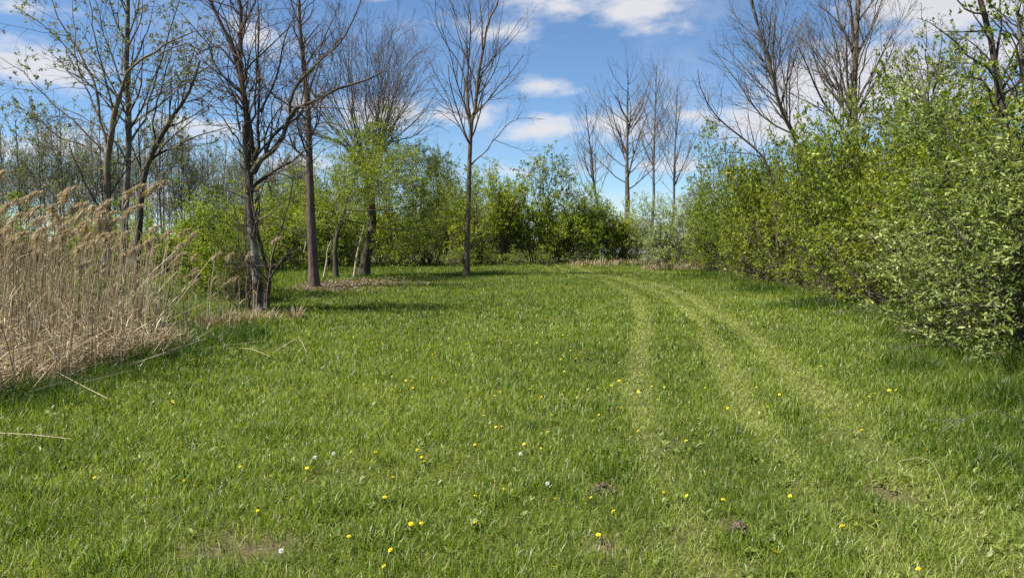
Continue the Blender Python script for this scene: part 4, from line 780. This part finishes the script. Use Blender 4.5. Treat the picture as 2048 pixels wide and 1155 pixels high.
def reed_variant(seed, H_):
    """one reed: stem, two dry leaves and a one sided feathery plume; returns meshes and the plume's place"""
    global rng
    rng = np.random.default_rng(seed); S = 8
    az_ = rng.uniform(-.6, .6); t = np.linspace(0, 1, S); bend = .10 * H_ * t ** 2.2
    P = np.stack((bend * np.cos(az_), bend * np.sin(az_), H_ * t), -1); st = MB(); tubes(st, P, np.linspace(.0058, .0026, S), 5, a=.62)
    lfs = []
    for kk in (3, 5):
        lf = MB(); blades(lf, P[kk][None], rng.uniform(.25, .45, 1), rng.uniform(0, 6.28, 1), rng.uniform(.3, .8, 1), rng.uniform(.6, 1.9, 1), rng.uniform(.009, .015, 1), rng.random(1), np.zeros(1), 4); lfs.append(lf.mesh('reed_leaf', M['reed']))
    # plume axis nods to the east, strands hang to one side
    k = 9; u = np.linspace(0, 1, k); L_ = rng.uniform(.24, .34); ca = P[-1] + np.stack((L_ * (.40 * u + .35 * u * u), 0 * u + .05 * u * rng.uniform(-1, 1), L_ * (1.0 * u - .35 * u * u)), -1)
    pm = MB(); tubes(pm, ca, np.linspace(.003, .001, k), 3, a=.5)
    m = 190; tt_ = rng.random(m) ** .9; f = tt_ * (k - 1); i = np.minimum(f.astype(int), k - 2); b0 = ca[i] + (ca[i + 1] - ca[i]) * (f - i)[:, None]
    side = rng.normal(0, .5, m); d = nrm(np.stack((-.35 + .45 * rng.normal(size=m), side * .7, .35 + .4 * rng.normal(size=m)), -1)); Ls = rng.uniform(.05, .15, m) * (1.1 - .55 * tt_)
    p1 = b0 + d * (Ls * .4)[:, None]; d2 = nrm(d + np.array([-.25, 0, -1.0])); p2 = p1 + d2 * (Ls * .4)[:, None]; d3 = nrm(d2 + np.array([-.2, 0, -1.0])); p3 = p2 + d3 * (Ls * .4)[:, None]
    w = nrm(np.cross(d, np.array([.3, 1, .2]))) * rng.uniform(.003, .0065, m)[:, None]
    V = np.stack((b0 - w * .4, b0 + w * .4, p1 - w, p1 + w, p2 - w, p2 + w, p3), 1); B = (np.arange(m) * 7)[:, None]
    pm.add(V, quads=np.concatenate((B + [[0, 1, 3, 2]], B + [[2, 3, 5, 4]])), tris=B + [[4, 5, 6]], a=np.repeat(np.clip(rng.normal(.5, .25, m), 0, 1), 7))
    return st.mesh('reed_stem', M['reed'], True), lfs, pm.mesh('reed_plume', M['plume']), ca[4]
RV = [reed_variant(300 + i, 2.0) for i in range(6)]
def put_reed(p, label, group=None, k=0, rz=0.0, lean=None, base=None):
    st, lf, pm, c = RV[k % 6]
    s = max(p[2] / c[2], .2); bx, by = p[0] - s * c[0], p[1] - s * c[1]
    root = thing('reed', label, 'reed', (bx, by, float(gz(bx, by)) - .01), 0, group)
    for nm, me in (('stem', st), ('leaf', lf[0]), ('leaf', lf[1]), ('plume', pm)):
        o = D.objects.new(nm, me); COL.objects.link(o); o.parent = root
    root.scale = (s, s, s); root.rotation_euler = (0, 0, rz)
    return root
G_R = 'tall dry reeds with feathery plumes at left'
g4 = np.random.default_rng(14)
special = {(10, 352): 'tallest dry reed plume at the extreme left edge', (270, 378): 'dry reed with high plume in front of the grey tree trunk', (313, 369): 'highest thin reed plume just right of the dark leaning trunk',
           (163, 397): 'tall thick reed plume rising above the middle of the bed', (128, 381): 'single dark brown reed plume standing clear above the left bed', (385, 561): 'short nodding reed between the bed and the multi stemmed tree',
           (551, 477): 'thin lone reed right of the multi stemmed tree', (509, 509): 'reed plume against the pale trunk of multi stemmed tree', (433, 586): 'low nodding reed plume over green grass right of the bed'}
RL = [(10, 352), (57, 390), (19, 407), (128, 381), (66, 418), (163, 397), (152, 411), (270, 378), (313, 369), (227, 407), (265, 416), (173, 421), (149, 435), (222, 439), (232, 445), (194, 442), (111, 442), (10, 477), (38, 477), (145, 463), (194, 470),
      (208, 480), (260, 470), (310, 456), (341, 466), (371, 463), (395, 470), (294, 480), (320, 497), (287, 511), (362, 508), (385, 561), (433, 586), (551, 477), (509, 509), (468, 510)]
for i, (px, py) in enumerate(RL):
    d_ = g4.uniform(8.6, 11.5) if px < 280 else g4.uniform(11, 14.2)
    put_reed(pt(px, py, d_), special.get((px, py)) or ('dry reed with feathery plume in the dense left bed' if px < 280 else 'thin dry reed standing in the open fringe right of the bed'),
             None if (px, py) in special else (G_R if px < 280 else 'thin reeds in the fringe right of the bed'), i, rz=g4.uniform(-1.1, 1.1))
for i in range(55):
    px = g4.uniform(-60, 275); py = g4.uniform(415, 530) if px < 230 else g4.uniform(450, 520); d_ = g4.uniform(8.2, 13.0)
    put_reed(pt(px, py, d_), 'dry reed with feathery plume in the dense left bed', G_R, i, rz=g4.uniform(-1.6, 1.6))
for i in range(26):
    px = g4.uniform(285, 480); py = g4.uniform(480, 600); d_ = g4.uniform(11, 14.5)
    put_reed(pt(px, py, d_), 'thin dry reed standing in the open fringe right of the bed', 'thin reeds in the fringe right of the bed', i, rz=g4.uniform(-1.5, 1.5))

def stalk(pxs, label, r=.004, hz=.06, plume=False, zs=None, name='fallen_reed', mat='reed'):
    q = np.array([gpt(a, b) for a, b in pxs]); q[:, 2] += hz if zs is None else np.array(zs)
    c = q.mean(0); c[2] = q[:, 2].min()
    o = thing(name, label, 'reed stalk', c); m1 = MB(); tubes(m1, resample(q - c, 8), np.linspace(r, r * .5, 8), 5, a=.85); m1.build('stem', M[mat], o, smooth=True)
    return o
stalk([(100, 757), (150, 778), (215, 806)], 'fallen straight reed lying out of the bed onto the lawn, front left', .006, zs=[.16, .1, .06])
stalk([(0, 877), (70, 881), (143, 889)], 'long pale reed lying flat at the left edge of the lawn', .0045)
stalk([(455, 705), (500, 705), (540, 722)], 'bent pale reed lying on grass, left of the folded one', .0045, .07)
stalk([(545, 712), (595, 695), (614, 712)], 'folded pale reed lying on grass by the bed corner', .005, zs=[.06, .15, .06])
stalk([(515, 667), (545, 640), (572, 612)], 'slanting pale reed leaning across grass near the dry tuft', .004, zs=[.03, .10, .22])
stalk([(1795, 945), (1850, 958), (1880, 995), (1895, 1032)], 'curved dry stem arching over the mown track at lower right', .0015, zs=[.06, .12, .1, .05])
stalk([(330, 695), (260, 690), (120, 640)], 'long arched broken reed across the front of the bed', .0055, zs=[.05, .3, .45])

# ------------------------------------------------------------------ dandelions
def petals(mb, n, r, z, tilt, w, rad0=.002, a=0.5, ph=0.0):
    an = np.linspace(0, 2 * np.pi, n, endpoint=False) + ph; d = np.stack((np.cos(an), np.sin(an), 0 * an), -1); s = np.stack((-np.sin(an), np.cos(an), 0 * an), -1); u = np.array([0, 0, 1.0])
    V = np.stack((d * rad0 - s * w * .4 + u * z, d * rad0 + s * w * .4 + u * z, d * r * .95 + s * w + u * (z + r * tilt), d * r + u * (z + r * tilt), d * r * .95 - s * w + u * (z + r * tilt)), 1)
    B = (np.arange(n) * 5)[:, None]; mb.add(V, quads=np.concatenate((B + [[0, 1, 2, 4]],)), tris=B + [[4, 2, 3]], a=a)
h1 = MB(); petals(h1, 18, .021, 0, .10, .0036); petals(h1, 15, .017, .002, .30, .0032, ph=.1); petals(h1, 11, .011, .004, .6, .003, ph=.2); petals(h1, 7, .006, .006, 1.0, .0025)
HEAD = h1.mesh('dandelion_head', M['yellow'])
s1 = MB(); tubes(s1, np.array([(0.01, 0, -.12), (.004, .002, -.08), (0, 0, -.04), (0, 0, 0)]), np.array([.0022, .002, .0019, .003]), 6); STEM = s1.mesh('dandelion_stem', M['stem'], True)
sd = MB(); r9 = np.random.default_rng(55); dd = nrm(r9.normal(size=(170, 3))); ww = nrm(np.cross(dd, r9.normal(size=(170, 3))))
V = np.stack((dd * .003, dd * .017 - ww * .0005, dd * .017 + ww * .0005, dd * .021 - ww * .005, dd * .021 + ww * .005), 1); B = (np.arange(170) * 5)[:, None]
sd.add(V, tris=np.concatenate((B + [[0, 1, 2]], B + [[1, 3, 4]]))); SEED = sd.mesh('seed_head', M['seed'])
cnt_d = 0
def dandelion(px, py, seed=False, label=None, group=None, s=1.0, h=None):
    p = gpt(px, py); y = p[1]
    z = float(.05 + .04 * random.random() if h is None else h) + (.03 if seed else 0)
    d = np.array((0, 0, CAM_H)); p = p + (d - p) * (z / CAM_H)           # head stands z above the turf on the same sight line
    gzz = float(gz(p[0], p[1])); root = thing('dandelion', label, 'dandelion', (p[0], p[1], gzz + z), random.uniform(0, 6.28), group)
    a = D.objects.new('seed_head' if seed else 'flower_head', SEED if seed else HEAD); COL.objects.link(a); a.parent = root
    if not seed: a.rotation_euler = (random.uniform(-.8, .5), random.uniform(-.7, .7), 0)
    a.scale = (s, s, s)
    b = D.objects.new('stem', STEM); COL.objects.link(b); b.parent = root
G_D = 'yellow dandelions open in the lawn'; L_D = 'yellow dandelion flower open in the mown lawn'
YD = [(368, 957), (390, 969), (446, 888), (550, 924), (541, 949), (614, 934), (480, 930), (575, 997), (515, 1021), (703, 903), (752, 904), (834, 901), (849, 922), (896, 942), (951, 993), (786, 952), (698, 1077), (781, 1105), (768, 1138), (559, 843), (681, 826), (769, 849), (873, 828), (968, 834), (582, 776), (596, 767), (752, 774), (645, 788), (875, 758), (986, 796), (930, 755), (347, 803), (712, 882), (717, 866),
      (1095, 869), (1048, 893), (1082, 901), (1303, 837), (1276, 865), (1261, 877), (1386, 894), (1375, 912), (1372, 884), (1527, 874), (1537, 914), (1327, 990), (1373, 997), (1182, 998), (1580, 994), (1105, 1143), (1279, 788), (1243, 820), (1222, 773), (1455, 821), (1535, 817), (1559, 791), (1638, 781), (1686, 780), (1396, 840), (1304, 776), (1315, 803), (1060, 796), (1083, 797), (1219, 791),
      (1713, 782), (1739, 796), (1730, 809), (1724, 860), (1759, 1042), (1836, 1139), (1935, 775), (1707, 791), (1750, 789), (189, 952), (345, 800)]
SPD = {(822, 1052): 'left one of two yellow dandelions close together near the bottom', (843, 1051): 'right one of two yellow dandelions close together near the bottom', (1446, 1005): 'largest yellow dandelion, in the mown track ahead on the right', (1551, 1113): 'yellow dandelion beside trampled pale grass at the bottom right', (1684, 1054): 'yellow dandelion between two mown tracks near the bottom right', (1854, 903): 'yellow dandelion in dark shaded grass near the right twig', (1786, 816): 'yellow dandelion alone just below the pair by the right shade', (1778, 783): 'left yellow dandelion of a pair near the shaded right verge', (1792, 782): 'right yellow dandelion of a pair near the shaded right verge'}
for (px, py), lb in SPD.items(): dandelion(px, py, label=lb, s=random.uniform(.6, .75))
for px, py in YD: dandelion(px, py, label=L_D, group=G_D, s=random.uniform(.42, .66))
for _ in range(170):
    px = random.gauss(1020, 260); py = random.uniform(580, 800) if random.random() < .88 else random.uniform(830, 1100)
    if 640 < px < 1750 and px < 1950 - (py < 700) * 350: dandelion(px, py, label=L_D, group=G_D, s=random.uniform(.42, .66))
for px, py, lb in [(630, 913, 'white dandelion seed head left of centre, the larger of a pair'), (667, 906, 'small white dandelion seed head close to a larger one'), (563, 1104, 'white dandelion seed head near the bottom beside a tall grass clump'), (1095, 969, 'white dandelion seed head left of the small soil mound'), (1041, 911, 'pale dandelion seed head below two yellow dandelions'), (1026, 655, 'distant white dandelion seed head in the middle of the lawn')]:
    dandelion(px, py, True, lb, h=.05, s=.6)

# ------------------------------------------------------------------ small things
def soil_mound(px, py, r, label):
    global rng
    rng = np.random.default_rng(int(px)); p = gpt(px, py); root = thing('soil_mound', label, 'soil mound', p); mb = MB()
    for k in range(26):
        c = np.array((rng.normal(0, r * .55), rng.normal(0, r * .35), 0)); c[2] = max(0, .05 - (np.linalg.norm(c[:2]) / r) ** 2 * .05) + .012; q = rng.uniform(.010, .026)
        v = nrm(np.array([(1, 0, 0), (-1, 0, 0), (0, 1, 0), (0, -1, 0), (0, 0, 1), (0, 0, -1), (.7, .7, .3), (-.7, .6, .4)]) + rng.normal(0, .2, (8, 3)))[:6] * q * rng.uniform(.7, 1.2, (6, 1)) + c
        mb.add(v, tris=[(0, 2, 4), (2, 1, 4), (1, 3, 4), (3, 0, 4), (2, 0, 5), (1, 2, 5), (3, 1, 5), (0, 3, 5)])
    mb.build('clods', M['soil'], root); root.children[0]['kind'] = 'stuff'
soil_mound(1205, 992, .055, 'small crumbly brown soil mound in the lawn near the bottom centre')
soil_mound(1478, 1078, .05, 'dark bare soil clods in the mown track at bottom right')

def branchy(label, pts, r, n, seed, name, cat, mat='deadwood', lrng=(.2, .5)):
    global rng
    rng = np.random.default_rng(seed); q = np.array(pts); c = q[0].copy(); o = thing(name, label, cat, c); P = resample(q - c, 12)[None]; R = np.linspace(r, r * .35, 12)[None]
    m1 = MB(); tubes(m1, P, R, 6, jit=.08); m1.build('stem', M[mat], o, smooth=True)
    if n:
        P1, R1 = grow(P, R, n, lrng, (.4, .9), .02, .12, 6, t0=.1, rr=.7, rmin=.0025); P2, R2 = grow(P1, R1, n * 1.2, (.3, .6), (.4, .9), .02, .14, 4, rmin=.002)
        m2 = MB(); tubes(m2, P1, R1, 4); tubes(m2, P2, R2, 3); t = m2.build('twigs', M[mat], o); t['kind'] = 'stuff'
    return o
b1 = pt(2090, 860, 5.9); branchy('bare forked twig poking out of the right verge over the grass', [b1, pt(2030, 838, 5.9), pt(1992, 820, 5.85), pt(1930, 836, 5.8), pt(1885, 862, 5.75)], .0055, 7, 61, 'bare_twig', 'twig', 'bark_grey', (.25, .5))
p0 = pt(1760, 720, 10.0); branchy('thin bare twig reaching left from under the nearest right shrub', [pt(1900, 690, 10.2), pt(1830, 690, 10.1), pt(1775, 705, 10.0), pt(1740, 728, 9.9)], .006, 6, 62, 'bare_twig', 'twig', 'bark_grey')
q0 = gpt(708, 555); branchy('long pale leaning dead pole beside the broad bare tree', [q0, pt(715, 505, q0[1]), pt(724, 470, q0[1]), pt(729, 448, q0[1])], .07, 0, 63, 'dead_pole', 'dead trunk')
q0 = gpt(647, 557); branchy('short pale crooked dead stem left of the small leafy tree', [q0, pt(653, 525, q0[1]), pt(655, 500, q0[1]), pt(662, 482, q0[1])], .055, 0, 64, 'dead_pole', 'dead trunk')
branchy('pale broken branch piece hanging beside the ridged trunk', [pt(612, 482, 24.7), pt(611, 492, 24.7), pt(607, 505, 24.7)], .04, 0, 65, 'broken_branch', 'branch')
q0 = gpt(347, 578); branchy('grey dead snag stump standing at the back of the reeds', [q0, pt(347, 545, q0[1]), pt(345, 515, q0[1])], .055, 0, 66, 'dead_snag', 'dead trunk', 'bark_grey')

# pale stems at the foot of the right hedge
for px, py, d_, top, lb in [(1680, 592, 20.6, 545, 'pale straight stem at the foot of right hedge, farther one'), (1740, 612, 18.1, 570, 'pale straight stem at the foot of right hedge, nearer one')]:
    branchy(lb, [pt(px, HOR + CAM_H / d_ * F_PX, d_), pt(px - 1, top + 15, d_), pt(px - 3, top - 20, d_)], .045, 0, 70, 'pale_stem', 'stem', 'bark_pale')

# building glimpsed beyond the far hedge
def building():
    c = np.array(((1215 - 1024) / F_PX * 92, 92.0, 0)); o = thing('farm_building', 'white building with grey roof glimpsed through the far hedge', 'building', c)
    wm = plain_mat('white_siding', [(.3, (.62, .63, .65)), (.7, (.72, .73, .75))]); rm = plain_mat('grey_shingles', [(.3, (.10, .10, .115)), (.7, (.17, .17, .185))], ns_scale=3)
    w, dp, h, rh = 4.6, 4.0, 2.9, 1.0
    m = MB(); V = [(-w, -dp, 0), (w, -dp, 0), (w, dp, 0), (-w, dp, 0), (-w, -dp, h), (w, -dp, h), (w, dp, h), (-w, dp, h), (-w, 0, h + rh), (w, 0, h + rh)]
    m.add(V, quads=[(0, 1, 5, 4), (2, 3, 7, 6), (1, 2, 6, 5), (3, 0, 4, 7)], tris=[(5, 6, 9), (7, 4, 8)]); m.build('wall', wm, o)
    r = MB(); e = .35; rv = []
    for t in (0, .16): rv += [(-w - e, -dp - e, h - .1 + t), (w + e, -dp - e, h - .1 + t), (w + e, 0, h + rh + .04 + t), (-w - e, 0, h + rh + .04 + t), (w + e, dp + e, h - .1 + t), (-w - e, dp + e, h - .1 + t)]
    r.add(rv, quads=[(0, 3, 2, 1), (3, 5, 4, 2), (6, 7, 8, 9), (9, 8, 10, 11), (0, 1, 7, 6), (4, 5, 11, 10), (1, 2, 8, 7), (2, 4, 10, 8), (0, 6, 9, 3), (3, 9, 11, 5)]); r.build('roof', rm, o)
building()

# a prototype that was never placed would stand at the origin
for o in list(COL.objects):
    if o.type == 'EMPTY' and o.get('label') == 'x': print('UNPLACED', o.name)
print('meshes', len(D.meshes), 'objects', len(COL.objects), 'tris', sum(sum(len(p.vertices) - 2 for p in []) for m in []) , 'polys', sum(len(m.polygons) for m in D.meshes))
